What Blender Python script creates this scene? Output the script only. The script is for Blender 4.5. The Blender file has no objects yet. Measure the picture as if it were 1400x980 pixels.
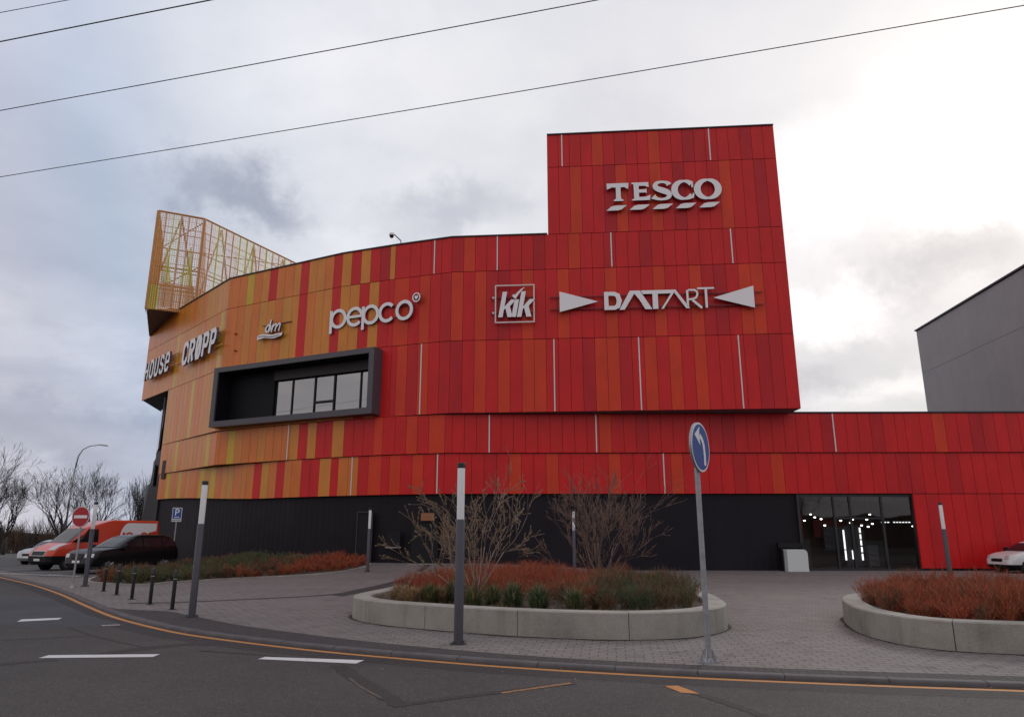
import bpy, bmesh, math, random
from math import sin, cos, pi, radians, hypot, atan2, sqrt
from mathutils import Vector, Matrix, noise
random.seed(11)
S = bpy.context.scene
C = S.collection
R = radians

# ------------------------------------------------------------------ camera
cam = bpy.data.cameras.new('camera'); co = bpy.data.objects.new('camera', cam); C.objects.link(co)
co.location = (0, 0, 1.6); co.rotation_euler = (R(104), 0, 0)
cam.sensor_width = 36; cam.lens = 25.2; cam.clip_end = 4000; cam.clip_start = .05
S.camera = co
S.render.resolution_x = 1024; S.render.resolution_y = 716
S.view_settings.view_transform = 'Standard'; S.view_settings.look = 'None'
S.view_settings.gamma = 1; S.view_settings.exposure = 0.22
# ------------------------------------------------------------------ world
SUN_AZ, SUN_EL = 35, 27      # azimuth from +Y towards +X
sd = Vector((sin(R(SUN_AZ))*cos(R(SUN_EL)), cos(R(SUN_AZ))*cos(R(SUN_EL)), sin(R(SUN_EL))))
W = bpy.data.worlds.new('World'); S.world = W; W.use_nodes = True
wt = W.node_tree; wt.nodes.clear()
def N(t, typ, **kw):
    n = t.nodes.new(typ)
    for k, v in kw.items():
        if k.startswith('i_'): n.inputs[k[2:].replace('_', ' ')].default_value = v
        else: setattr(n, k, v)
    return n
def LK(t, a, b): t.links.new(a, b)
def ramp(t, fac, stops, interp='LINEAR'):
    r = t.nodes.new('ShaderNodeValToRGB'); r.color_ramp.interpolation = interp
    e = r.color_ramp.elements
    while len(e) > 1: e.remove(e[0])
    e[0].position = stops[0][0]; e[0].color = (*stops[0][1], 1) if isinstance(stops[0][1], tuple) else (stops[0][1],)*3+(1,)
    for p, c in stops[1:]:
        x = e.new(p); x.color = (*c, 1) if isinstance(c, tuple) else (c, c, c, 1)
    if fac is not None: LK(t, fac, r.inputs[0])
    return r
def math_(t, op, a, b=None, clamp=False):
    n = t.nodes.new('ShaderNodeMath'); n.operation = op; n.use_clamp = clamp
    for i, v in enumerate((a, b)):
        if v is None: continue
        if isinstance(v, (int, float)): n.inputs[i].default_value = v
        else: LK(t, v, n.inputs[i])
    return n.outputs[0]
def mixc(t, f, a, b, mode='MIX'):
    n = t.nodes.new('ShaderNodeMix'); n.data_type = 'RGBA'; n.blend_type = mode
    for s, v in ((n.inputs[0], f), (n.inputs[6], a), (n.inputs[7], b)):
        if isinstance(v, (int, float)): s.default_value = v
        elif isinstance(v, tuple): s.default_value = (*v, 1)
        else: LK(t, v, s)
    return n.outputs[2]
sky = N(wt, 'ShaderNodeTexSky', sky_type='NISHITA', sun_disc=False, sun_elevation=R(SUN_EL), sun_rotation=R(SUN_AZ), air_density=1.2, dust_density=3)
bgA = N(wt, 'ShaderNodeBackground', i_Strength=.1); LK(wt, sky.outputs[0], bgA.inputs[0])
tc = N(wt, 'ShaderNodeTexCoord')
sep = N(wt, 'ShaderNodeSeparateXYZ'); LK(wt, tc.outputs['Generated'], sep.inputs[0])
# clouds on a flat layer: direction / (z + c)
den = math_(wt, 'ADD', math_(wt, 'ABSOLUTE', sep.outputs[2]), .28)
cx = math_(wt, 'DIVIDE', sep.outputs[0], den); cy = math_(wt, 'DIVIDE', sep.outputs[1], den)
cmb = N(wt, 'ShaderNodeCombineXYZ'); LK(wt, cx, cmb.inputs[0]); LK(wt, cy, cmb.inputs[1]); LK(wt, math_(wt, 'MULTIPLY', sep.outputs[2], 1.2), cmb.inputs[2])
def wnoise(scale, detail, rough, off, dist=.0):
    mp = N(wt, 'ShaderNodeMapping'); mp.inputs['Location'].default_value = off; LK(wt, cmb.outputs[0], mp.inputs[0])
    n = N(wt, 'ShaderNodeTexNoise'); n.inputs['Scale'].default_value = scale; n.inputs['Detail'].default_value = detail
    n.inputs['Roughness'].default_value = rough; n.inputs['Distortion'].default_value = dist
    LK(wt, mp.outputs[0], n.inputs[0]); return n.outputs[0]
n1 = wnoise(1.7, 7, .55, (3.1, 1.7, 0), .3)
n2 = wnoise(.8, 3, .5, (7.7, 4.4, 2))
n3 = wnoise(4.5, 5, .6, (1.2, 9.4, 0))
dt = N(wt, 'ShaderNodeVectorMath', operation='DOT_PRODUCT'); LK(wt, tc.outputs['Generated'], dt.inputs[0]); dt.inputs[1].default_value = sd
d01 = math_(wt, 'MAXIMUM', dt.outputs['Value'], 0)
base = ramp(wt, d01, [(0, (.70, .64, .65)), (.35, (.54, .53, .60)), (.50, (.48, .54, .66)), (.60, (.62, .65, .72)), (.72, (.72, .725, .77)), (.88, (.73, .73, .75)), (.94, (.70, .69, .71)), (.98, (.76, .74, .75)), (1, (.92, .90, .88))])
patch = ramp(wt, n1, [(.44, 0.0), (.54, .5), (.66, .8)])
darker = mixc(wt, 1.0, base.outputs[0], (.70, .73, .77), 'MULTIPLY')
elev = ramp(wt, sep.outputs[2], [(0.0, 1.0), (.30, 1.0), (.42, .75), (.55, .25), (.9, .15)])
pf = math_(wt, 'MULTIPLY', patch.outputs[0], elev.outputs[0])
col = mixc(wt, pf, base.outputs[0], darker)
def look(px, py):     # compass direction of a cloud, from its bearing and height in the sky
    a = (px-700)/980; b = -(py-490)/980; p = R(14); return Vector((a, cos(p)-b*sin(p), sin(p)+b*cos(p))).normalized()
warp = N(wt, 'ShaderNodeTexNoise'); warp.inputs['Scale'].default_value = 7; warp.inputs['Detail'].default_value = 7; warp.inputs['Roughness'].default_value = .62; LK(wt, tc.outputs['Generated'], warp.inputs[0])
wv = N(wt, 'ShaderNodeVectorMath', operation='MULTIPLY_ADD'); LK(wt, warp.outputs['Color'], wv.inputs[0]); wv.inputs[1].default_value = (.26, .26, .20); wv.inputs[2].default_value = (-.13, -.13, -.10)
wd_ = N(wt, 'ShaderNodeVectorMath', operation='ADD'); LK(wt, tc.outputs['Generated'], wd_.inputs[0]); LK(wt, wv.outputs[0], wd_.inputs[1])
for px, py, rx, rz, amt, tint in [(300, 245, .075, .032, .95, (.66, .68, .73)), (370, 285, .05, .025, .9, (.68, .70, .75)), (620, 290, .11, .035, .9, (.68, .70, .75)), (820, 150, .09, .035, .5, (.82, .83, .87)),
        (1150, 315, .075, .035, (.8), (.66, .68, .72)), (1240, 360, .10, .045, (.8), (.66, .68, .72)), (1330, 375, .09, .04, .75, (.66, .68, .72)), (1190, 490, .13, .045, (.8), (.68, .70, .74)), (1110, 530, .07, .03, .7, (.68, .70, .74)),
        (110, 590, .18, .04, .9, (.66, .69, .76)), (60, 640, .24, .03, .7, (.68, .71, .78)), (120, 430, .16, .05, .4, (1.30, 1.24, 1.16)), (480, 110, .2, .06, .4, (1.25, 1.22, 1.17)), (1240, 230, .2, .08, .9, (1.6, 1.57, 1.55)), (1130, 420, .08, .035, .9, (1.5, 1.48, 1.45)), (150, 655, .2, .02, .6, (1.35, 1.3, 1.25)), (1200, 540, .1, .02, .5, (1.35, 1.33, 1.3))]:
    c0 = look(px, py); sb = N(wt, 'ShaderNodeVectorMath', operation='SUBTRACT'); LK(wt, wd_.outputs[0], sb.inputs[0]); sb.inputs[1].default_value = c0
    ml = N(wt, 'ShaderNodeVectorMath', operation='MULTIPLY'); LK(wt, sb.outputs[0], ml.inputs[0]); ml.inputs[1].default_value = (1/rx, .6/rx, 1/rz)
    le = N(wt, 'ShaderNodeVectorMath', operation='LENGTH'); LK(wt, ml.outputs[0], le.inputs[0])
    fr_ = ramp(wt, math_(wt, 'MULTIPLY', le.outputs['Value'], .5), [(.15, 1.0), (.75, 0.0)], 'EASE')
    col = mixc(wt, math_(wt, 'MULTIPLY', fr_.outputs[0], abs(amt)), col, mixc(wt, 1.0, col, tint, 'MULTIPLY'))
light = ramp(wt, n2, [(.42, 0.0), (.65, 1.0)])
col = mixc(wt, math_(wt, 'MULTIPLY', light.outputs[0], .40), col, (.64, .64, .69))
wisp = ramp(wt, n3, [(.35, (.965, .97, .98)), (.65, (1.03, 1.03, 1.025))])
col = mixc(wt, 1.0, col, wisp.outputs[0], 'MULTIPLY')
bgB = N(wt, 'ShaderNodeBackground', i_Strength=1.0); LK(wt, col, bgB.inputs[0])
mx = N(wt, 'ShaderNodeMixShader'); mx.inputs[0].default_value = .96
LK(wt, bgA.outputs[0], mx.inputs[1]); LK(wt, bgB.outputs[0], mx.inputs[2])
wo = N(wt, 'ShaderNodeOutputWorld'); LK(wt, mx.outputs[0], wo.inputs[0])
# ------------------------------------------------------------------ sun
sl = bpy.data.lights.new('sun', 'SUN'); sl.energy = .6; sl.angle = R(16); sl.color = (1, .95, .88)
so = bpy.data.objects.new('sun', sl); C.objects.link(so)
so.rotation_euler = (-sd).to_track_quat('-Z', 'Y').to_euler()

# ------------------------------------------------------------------ materials
MAT = {}
def mat(name, col, rough=.6, metal=0, spec=.5, noise_amt=0, nscale=5, bump=0, bscale=60, coat=0, emit=None, estr=1, stretch=None):
    if name in MAT: return MAT[name]
    m = bpy.data.materials.new(name); m.use_nodes = True; t = m.node_tree
    b = t.nodes['Principled BSDF']
    b.inputs['Base Color'].default_value = (*col, 1); b.inputs['Roughness'].default_value = rough
    b.inputs['Metallic'].default_value = metal; b.inputs['Specular IOR Level'].default_value = spec
    if coat: b.inputs['Coat Weight'].default_value = coat; b.inputs['Coat Roughness'].default_value = .06
    tcn = N(t, 'ShaderNodeTexCoord')
    src = tcn.outputs['Object']
    if stretch:
        mp = N(t, 'ShaderNodeMapping'); mp.inputs['Scale'].default_value = stretch; LK(t, src, mp.inputs[0]); src = mp.outputs[0]
    if noise_amt:
        n = N(t, 'ShaderNodeTexNoise'); n.inputs['Scale'].default_value = nscale; n.inputs['Detail'].default_value = 6; n.inputs['Roughness'].default_value = .62
        LK(t, src, n.inputs[0])
        r = ramp(t, n.outputs[0], [(.3, 1-noise_amt), (.7, 1+noise_amt)])
        c = mixc(t, 1.0, (*col,), r.outputs[0], 'MULTIPLY'); LK(t, c, b.inputs['Base Color'])
    if bump:
        n = N(t, 'ShaderNodeTexNoise'); n.inputs['Scale'].default_value = bscale; n.inputs['Detail'].default_value = 3; LK(t, tcn.outputs['Object'], n.inputs[0])
        bp = N(t, 'ShaderNodeBump'); bp.inputs['Strength'].default_value = bump; bp.inputs['Distance'].default_value = .01
        LK(t, n.outputs[0], bp.inputs['Height']); LK(t, bp.outputs[0], b.inputs['Normal'])
    if emit:
        b.inputs['Emission Color'].default_value = (*emit, 1); b.inputs['Emission Strength'].default_value = estr
    MAT[name] = m; return m
PAL = {'r': (.60, .010, .012), 'c': (.52, .010, .014), 's': (.64, .042, .010), 'm': (.47, .008, .014), 'p': (.44, .010, .026),
       'a': (.64, .215, .016), 'o': (.66, .165, .011), 't': (.58, .20, .028), 'y': (.60, .36, .012), 'l': (.60, .245, .018)}
PN = list(PAL)
def pmat(k):
    nm = 'panel_'+k
    if nm in MAT: return MAT[nm]
    return mat(nm, PAL[k], rough=.34 if k in 'aotyl' else .42, spec=.45 if k in 'aotyl' else .32, noise_amt=.12, nscale=1.3, stretch=(1, 1, .35), bump=.08, bscale=2.2)
GAP = mat('joint_dark', (.03, .008, .009), .8)
SILVER = mat('joint_silver', (.62, .6, .6), .35, .3)
ANTH = mat('anthracite', (.018, .018, .023), .5, noise_amt=.15, nscale=2)
ANTHW = None
def corrug():
    m = bpy.data.materials.new('corrugated_dark'); m.use_nodes = True; t = m.node_tree; b = t.nodes['Principled BSDF']
    tcn = N(t, 'ShaderNodeTexCoord')
    n = N(t, 'ShaderNodeTexNoise'); n.inputs['Scale'].default_value = .8; n.inputs['Detail'].default_value = 5; LK(t, tcn.outputs['Object'], n.inputs[0])
    r = ramp(t, n.outputs[0], [(.3, (.011, .009, .014)), (.7, (.016, .013, .019))]); LK(t, r.outputs[0], b.inputs['Base Color'])
    b.inputs['Roughness'].default_value = .6; b.inputs['Specular IOR Level'].default_value = .2; return m
ANTHW = corrug()
SOFFIT = mat('soffit', (.10, .10, .115), .6)
WHITE = mat('sign_white', (.86, .85, .87), .45)
WEDGE = mat('side_shade_and_line', (.09, .085, .12), .5)  # letter sides painted dark as if in shadow; also the drawn wave line
RAIL = mat('rail_red', (.16, .012, .016), .5)
BLACK = mat('black', (.006, .006, .008), .5, spec=.3)
POLE = mat('pole_grey', (.07, .07, .085), .45, .2, noise_amt=.12, nscale=3)
CAPM = mat('cap_dark', (.03, .03, .035), .5)
DIFF = mat('diffuser', (.78, .80, .80), .35)
GALV = mat('galvanised', (.33, .34, .36), .45, .55, noise_amt=.2, nscale=9)
TYRE = mat('tyre', (.012, .012, .012), .8)
RIM = mat('rim', (.25, .25, .27), .35, .8)
CONC = None
def concrete():
    m = bpy.data.materials.new('concrete'); m.use_nodes = True; t = m.node_tree; b = t.nodes['Principled BSDF']
    tcn = N(t, 'ShaderNodeTexCoord')
    n = N(t, 'ShaderNodeTexNoise'); n.inputs['Scale'].default_value = 1.1; n.inputs['Detail'].default_value = 8; n.inputs['Roughness'].default_value = .65; LK(t, tcn.outputs['Object'], n.inputs[0])
    r = ramp(t, n.outputs[0], [(.28, (.21, .20, .175)), (.5, (.315, .30, .27)), (.75, (.38, .365, .33))])
    mp = N(t, 'ShaderNodeMapping'); mp.inputs['Scale'].default_value = (3.2, 3.2, .35); LK(t, tcn.outputs['Object'], mp.inputs[0])
    n2 = N(t, 'ShaderNodeTexNoise'); n2.inputs['Scale'].default_value = 1; n2.inputs['Detail'].default_value = 4; LK(t, mp.outputs[0], n2.inputs[0])
    r2 = ramp(t, n2.outputs[0], [(.30, (.78, .77, .71)), (.46, (.97, .97, .95)), (.74, (1.0, 1.0, 1.0)), (.80, (1.25, 1.25, 1.25))])
    n3 = N(t, 'ShaderNodeTexNoise'); n3.inputs['Scale'].default_value = 45; n3.inputs['Detail'].default_value = 3; LK(t, tcn.outputs['Object'], n3.inputs[0])
    r3 = ramp(t, n3.outputs[0], [(.3, .86), (.7, 1.1)])
    c = mixc(t, 1.0, mixc(t, 1.0, r.outputs[0], r2.outputs[0], 'MULTIPLY'), r3.outputs[0], 'MULTIPLY'); LK(t, c, b.inputs['Base Color'])
    b.inputs['Roughness'].default_value = .85
    bp = N(t, 'ShaderNodeBump'); bp.inputs['Strength'].default_value = .25; bp.inputs['Distance'].default_value = .01; LK(t, n3.outputs[0], bp.inputs['Height']); LK(t, bp.outputs[0], b.inputs['Normal'])
    return m
CONC = concrete()
def paver(name, bw, bh, c1, c2, mortar, rot, msize=.006, big=.12, offs=.5):
    m = bpy.data.materials.new(name); m.use_nodes = True; t = m.node_tree; b = t.nodes['Principled BSDF']
    tcn = N(t, 'ShaderNodeTexCoord')
    mp = N(t, 'ShaderNodeMapping'); mp.inputs['Rotation'].default_value = (0, 0, rot); LK(t, tcn.outputs['Object'], mp.inputs[0])
    # slight waviness so that courses are not ruler straight
    nw = N(t, 'ShaderNodeTexNoise'); nw.inputs['Scale'].default_value = .9; LK(t, tcn.outputs['Object'], nw.inputs[0])
    va = N(t, 'ShaderNodeVectorMath', operation='SCALE'); va.inputs['Scale'].default_value = .10; LK(t, nw.outputs['Color'], va.inputs[0])
    vb = N(t, 'ShaderNodeVectorMath', operation='ADD'); LK(t, mp.outputs[0], vb.inputs[0]); LK(t, va.outputs[0], vb.inputs[1])
    br = N(t, 'ShaderNodeTexBrick'); br.offset = offs; br.inputs['Scale'].default_value = 1
    br.inputs['Brick Width'].default_value = bw; br.inputs['Row Height'].default_value = bh; br.inputs['Mortar Size'].default_value = msize
    br.inputs['Mortar Smooth'].default_value = .2; br.inputs['Color1'].default_value = (*c1, 1); br.inputs['Color2'].default_value = (*c2, 1); br.inputs['Mortar'].default_value = (*mortar, 1)
    LK(t, vb.outputs[0], br.inputs['Vector'])
    n = N(t, 'ShaderNodeTexNoise'); n.inputs['Scale'].default_value = .35; n.inputs['Detail'].default_value = 7; n.inputs['Roughness'].default_value = .6; LK(t, tcn.outputs['Object'], n.inputs[0])
    r = ramp(t, n.outputs[0], [(.3, 1-big), (.7, 1+big)])
    n3 = N(t, 'ShaderNodeTexNoise'); n3.inputs['Scale'].default_value = 40; n3.inputs['Detail'].default_value = 2; LK(t, tcn.outputs['Object'], n3.inputs[0])
    r3 = ramp(t, n3.outputs[0], [(.3, .85), (.7, 1.12)])
    n4 = N(t, 'ShaderNodeTexNoise'); n4.inputs['Scale'].default_value = 2.4; n4.inputs['Detail'].default_value = 5; n4.inputs['Roughness'].default_value = .7; LK(t, tcn.outputs['Object'], n4.inputs[0])
    r4 = ramp(t, n4.outputs[0], [(.30, .50), (.44, 1.0), (.8, 1.07)])
    c = mixc(t, 1.0, mixc(t, 1.0, mixc(t, 1.0, br.outputs['Color'], r.outputs[0], 'MULTIPLY'), r3.outputs[0], 'MULTIPLY'), r4.outputs[0], 'MULTIPLY')
    LK(t, c, b.inputs['Base Color']); b.inputs['Roughness'].default_value = .85
    bp = N(t, 'ShaderNodeBump'); bp.inputs['Strength'].default_value = .6; bp.inputs['Distance'].default_value = .006; bp.invert = True
    LK(t, br.outputs['Fac'], bp.inputs['Height']); LK(t, bp.outputs[0], b.inputs['Normal'])
    return m
PAVE = paver('paving', .25, .165, (.200, .177, .168), (.165, .146, .139), (.055, .048, .045), R(8), .008)
COBB = paver('cobble_strip', .11, .10, (.052, .044, .046), (.036, .031, .033), (.012, .011, .012), R(-14), .009)
def asphalt(name, v, tint=(1.03, .92, .90), big=.24, patches=True):
    m = bpy.data.materials.new(name); m.use_nodes = True; t = m.node_tree; b = t.nodes['Principled BSDF']
    tcn = N(t, 'ShaderNodeTexCoord')
    n = N(t, 'ShaderNodeTexNoise'); n.inputs['Scale'].default_value = .3; n.inputs['Detail'].default_value = 8; n.inputs['Roughness'].default_value = .6; LK(t, tcn.outputs['Object'], n.inputs[0])
    r = ramp(t, n.outputs[0], [(.3, tuple(v*(1-big)*k for k in tint)), (.7, tuple(v*(1+big)*k for k in tint))])
    vo = N(t, 'ShaderNodeTexVoronoi'); vo.inputs['Scale'].default_value = 85; LK(t, tcn.outputs['Object'], vo.inputs[0])
    r3 = ramp(t, vo.outputs['Color'], [(.0, .62), (.55, 1.0), (.82, 1.25), (.92, 2.4)])
    n4 = N(t, 'ShaderNodeTexNoise'); n4.inputs['Scale'].default_value = 14; n4.inputs['Detail'].default_value = 6; n4.inputs['Roughness'].default_value = .75; LK(t, tcn.outputs['Object'], n4.inputs[0])
    r4 = ramp(t, n4.outputs[0], [(.3, .80), (.7, 1.2)])
    c = mixc(t, 1.0, mixc(t, 1.0, r.outputs[0], r3.outputs[0], 'MULTIPLY'), r4.outputs[0], 'MULTIPLY')
    LK(t, c, b.inputs['Base Color']); b.inputs['Roughness'].default_value = .8; b.inputs['Specular IOR Level'].default_value = .35
    bp = N(t, 'ShaderNodeBump'); bp.inputs['Strength'].default_value = .5; bp.inputs['Distance'].default_value = .006
    LK(t, vo.outputs['Distance'], bp.inputs['Height']); LK(t, bp.outputs[0], b.inputs['Normal'])
    return m
ASPH = asphalt('asphalt_road', .052); ASPN = asphalt('asphalt_new', .030, (1.04, .86, .90)); ASPB = asphalt('asphalt_bluish', .055, (.92, .96, 1.1)); SEAL = asphalt('asphalt_seal', .034, (1.02, .88, .88))
LOT = asphalt('asphalt_lot', .085, (.98, .97, 1.0))
def worn(name, c, rough=.7, thr=.42, soft=.1, under=(.06, .055, .055)):
    m = bpy.data.materials.new(name); m.use_nodes = True; t = m.node_tree; b = t.nodes['Principled BSDF']
    tcn = N(t, 'ShaderNodeTexCoord')
    n = N(t, 'ShaderNodeTexNoise'); n.inputs['Scale'].default_value = 18; n.inputs['Detail'].default_value = 7; n.inputs['Roughness'].default_value = .75; LK(t, tcn.outputs['Object'], n.inputs[0])
    r = ramp(t, n.outputs[0], [(thr-soft, under), (thr, c), (.8, tuple(k*.85 for k in c))]); LK(t, r.outputs[0], b.inputs['Base Color']); b.inputs['Roughness'].default_value = rough
    return m
WPAINT = worn('paint_white', (.62, .62, .62), thr=.36); WPAINT2 = worn('paint_white_faint', (.35, .35, .35), thr=.5, soft=.15)
YPAINT = worn('paint_yellow', (.48, .20, .045), thr=.38); YOLD = worn('paint_yellow_old', (.30, .14, .045), thr=.50, soft=.12)
SOIL = mat('soil', (.05, .035, .025), .95, noise_amt=.5, nscale=12, bump=.6, bscale=30)
GRASS = mat('ground_grass', (.06, .065, .035), .95, noise_amt=.35, nscale=.4)
BARK = mat('bark_dark', (.045, .036, .034), .9); BARKM = mat('bark_tan', (.27, .195, .16), .85, noise_amt=.2, nscale=8); BARKR = mat('bark_brown', (.20, .13, .11), .85, noise_amt=.2, nscale=8)
BUD = mat('bud', (.22, .15, .085), .8); BUDR = mat('bud_brown', (.20, .12, .08), .8)
TW_R = mat('twig_red', (.36, .075, .030), .75); TW_O = mat('twig_orange', (.28, .075, .028), .75); TW_B = mat('twig_brown', (.13, .075, .04), .8); TW_G = mat('twig_olive', (.10, .09, .038), .8)
GR_G = mat('blade_green', (.075, .115, .04), .7); GR_D = mat('blade_dark', (.045, .075, .03), .7); GR_T = mat('blade_tan', (.33, .21, .10), .8); GR_P = mat('blade_pale', (.25, .21, .13), .8)
def glass(name, refl, tint=(.02, .022, .026), rough=.02, trans=.8):
    m = bpy.data.materials.new(name); m.use_nodes = True; t = m.node_tree; t.nodes.clear()
    o = N(t, 'ShaderNodeOutputMaterial'); tr = N(t, 'ShaderNodeBsdfTransparent'); tr.inputs[0].default_value = (trans, trans, trans, 1)
    g = N(t, 'ShaderNodeBsdfGlossy'); g.inputs['Roughness'].default_value = rough
    fr = N(t, 'ShaderNodeFresnel'); fr.inputs[0].default_value = 1.5
    f = math_(t, 'ADD', fr.outputs[0], refl, True)
    m2 = N(t, 'ShaderNodeMixShader'); LK(t, f, m2.inputs[0]); LK(t, tr.outputs[0], m2.inputs[1]); LK(t, g.outputs[0], m2.inputs[2]); LK(t, m2.outputs[0], o.inputs[0])
    return m
GLASS_SHOP = glass('shop_glass', .0, trans=.8); GLASS_SKY = glass('coated_glass', .34, trans=.2); GLASS_CAR = mat('car_glass', (.012, .015, .02), .06, spec=.5)
def perf(name, c, hole):
    # perforated sheet metal: real round holes cut by the material, laid out in metres on the sheet
    m = bpy.data.materials.new(name); m.use_nodes = True; t = m.node_tree; b = t.nodes['Principled BSDF']
    b.inputs['Base Color'].default_value = (*c, 1); b.inputs['Roughness'].default_value = .5
    uv = N(t, 'ShaderNodeUVMap')
    w = N(t, 'ShaderNodeVectorMath', operation='FRACTION')
    sc = N(t, 'ShaderNodeVectorMath', operation='SCALE'); sc.inputs['Scale'].default_value = 7.0; LK(t, uv.outputs[0], sc.inputs[0]); LK(t, sc.outputs[0], w.inputs[0])
    s2 = N(t, 'ShaderNodeVectorMath', operation='SUBTRACT'); LK(t, w.outputs[0], s2.inputs[0]); s2.inputs[1].default_value = (.5, .5, 0)
    ln = N(t, 'ShaderNodeVectorMath', operation='LENGTH'); LK(t, s2.outputs[0], ln.inputs[0])
    a = math_(t, 'GREATER_THAN', ln.outputs['Value'], hole)
    LK(t, a, b.inputs['Alpha']); return m
PERF = {'o': perf('perf_orange', (.68, .30, .08), .30), 'y': perf('perf_yellow', (.68, .54, .09), .33), 'p': perf('perf_pink_backlit', (.95, .62, .40), .41), 'c': perf('perf_cream_backlit', (.95, .80, .40), .40), 's': perf('perf_salmon', (.66, .28, .14), .50)}  # pale tints made extra bright in place of light shining through the sheets
STEEL_O = mat('steel_orange', (.55, .25, .08), .55); STEEL_Y = mat('steel_yellow', (.62, .46, .08), .55); STEEL_B = mat('steel_brown', (.34, .17, .08), .6)

# ------------------------------------------------------------------ mesh helpers
class MB:
    def __init__(s): s.v = []; s.f = []; s.m = []; s.uv = {}
    def add(s, vs, fs, mi=0):
        o = len(s.v); s.v += [tuple(v) for v in vs]
        for f in fs: s.f.append(tuple(o+i for i in f)); s.m.append(mi)
        return o
    def box(s, x0, x1, y0, y1, z0, z1, mi=0, M=None):
        vs = [(x, y, z) for z in (z0, z1) for y in (y0, y1) for x in (x0, x1)]
        if M: vs = [M @ Vector(v) for v in vs]
        s.add(vs, [(0, 2, 3, 1), (4, 5, 7, 6), (0, 1, 5, 4), (1, 3, 7, 5), (3, 2, 6, 7), (2, 0, 4, 6)], mi)
    def hexa(s, b, t, mi=0):   # bottom quad ccw, top quad ccw
        s.add(list(b)+list(t), [(3, 2, 1, 0), (4, 5, 6, 7), (0, 1, 5, 4), (1, 2, 6, 5), (2, 3, 7, 6), (3, 0, 4, 7)], mi)
    def prism(s, pl, z0, z1, mi=0, mtop=None):   # plan polygon ccw
        n = len(pl); zb = z0 if callable(z0) else (lambda x, y: z0); zt = z1 if callable(z1) else (lambda x, y: z1)
        vs = [(x, y, zb(x, y)) for x, y in pl]+[(x, y, zt(x, y)) for x, y in pl]
        o = s.add(vs, [tuple(range(n-1, -1, -1))], mi)
        s.f.append(tuple(o+n+i for i in range(n))); s.m.append(mi if mtop is None else mtop)
        for i in range(n):
            j = (i+1) % n; s.f.append((o+i, o+j, o+n+j, o+n+i)); s.m.append(mi)
    def tube(s, p, q, r0, r1=None, n=8, mi=0, cap=True):
        if r1 is None: r1 = r0
        p = Vector(p); q = Vector(q); d = q-p
        if d.length < 1e-6: return
        d.normalize(); a = Vector((0, 0, 1)) if abs(d.z) < .9 else Vector((1, 0, 0))
        u = d.cross(a).normalized(); w = d.cross(u)
        vs = []
        for c, r in ((p, r0), (q, r1)):
            for i in range(n):
                t = 2*pi*i/n; vs.append(c+u*cos(t)*r+w*sin(t)*r)
        fs = [(i, (i+1) % n, n+(i+1) % n, n+i) for i in range(n)]
        if cap: fs += [tuple(range(n-1, -1, -1)), tuple(range(n, 2*n))]
        s.add(vs, fs, mi)
    def path(s, pts, rs, n=4, mi=0):
        k = len(pts); vs = []; u = None
        for j in range(k):
            p = Vector(pts[j]); d = Vector(pts[min(j+1, k-1)])-Vector(pts[max(j-1, 0)])
            if d.length < 1e-7: d = Vector((0, 0, 1))
            d.normalize()
            if u is None:
                a = Vector((0, 0, 1)) if abs(d.z) < .9 else Vector((1, 0, 0)); u = d.cross(a).normalized()
            else:
                u = (u-d*u.dot(d))
                u = u.normalized() if u.length > 1e-5 else d.orthogonal().normalized()
            w = d.cross(u); r = rs[j] if not isinstance(rs, (int, float)) else rs
            for i in range(n):
                t = 2*pi*i/n; vs.append(p+u*cos(t)*r+w*sin(t)*r)
        fs = []
        for j in range(k-1):
            for i in range(n): fs.append((j*n+i, j*n+(i+1) % n, (j+1)*n+(i+1) % n, (j+1)*n+i))
        fs += [tuple(range(n-1, -1, -1)), tuple(range((k-1)*n, k*n))]
        s.add(vs, fs, mi)
    def lathe(s, prof, c=(0, 0, 0), n=20, mi=0, M=None):
        vs = []; k = len(prof)
        for r, z in prof:
            for i in range(n):
                t = 2*pi*i/n; v = Vector((r*cos(t), r*sin(t), z)); 
                v = (M @ v) if M else v
                vs.append((v.x+c[0], v.y+c[1], v.z+c[2]))
        fs = []
        for j in range(k-1):
            for i in range(n): fs.append((j*n+i, j*n+(i+1) % n, (j+1)*n+(i+1) % n, (j+1)*n+i))
        fs += [tuple(range(n-1, -1, -1)), tuple(range((k-1)*n, k*n))]
        s.add(vs, fs, mi)
    def quad(s, a, b, c, d, mi=0): s.add([a, b, c, d], [(0, 1, 2, 3)], mi)
    def tri(s, a, b, c, mi=0): s.add([a, b, c], [(0, 1, 2)], mi)
    def build(s, name, mats, parent=None, smooth=False, angle=None, loc=None, rotz=0, **tags):
        me = bpy.data.meshes.new(name); me.from_pydata(s.v, [], s.f)
        if not isinstance(mats, (list, tuple)): mats = [mats]
        for m in mats: me.materials.append(m)
        if any(s.m): me.polygons.foreach_set('material_index', s.m)
        if smooth: me.polygons.foreach_set('use_smooth', [True]*len(s.f))
        me.update()
        o = bpy.data.objects.new(name, me); C.objects.link(o)
        if parent: o.parent = parent
        if loc: o.location = loc
        if rotz: o.rotation_euler = (0, 0, rotz)
        if smooth and angle: me.set_sharp_from_angle(angle=R(angle))
        for k, v in tags.items(): o[k] = v
        return o
def thing(name, label, cat, loc=(0, 0, 0), rz=0, group=None):
    o = bpy.data.objects.new(name, None); C.objects.link(o); o.location = loc; o.rotation_euler = (0, 0, rz); o.empty_display_size = .3
    o['label'] = label; o['category'] = cat
    if group: o['group'] = group
    return o
def copy_tree(o, parent=None):
    kids = [c for c in bpy.data.objects if c.parent == o]
    c = o.copy(); C.objects.link(c); c.parent = parent
    for k in kids: copy_tree(k, c)
    return c
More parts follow.
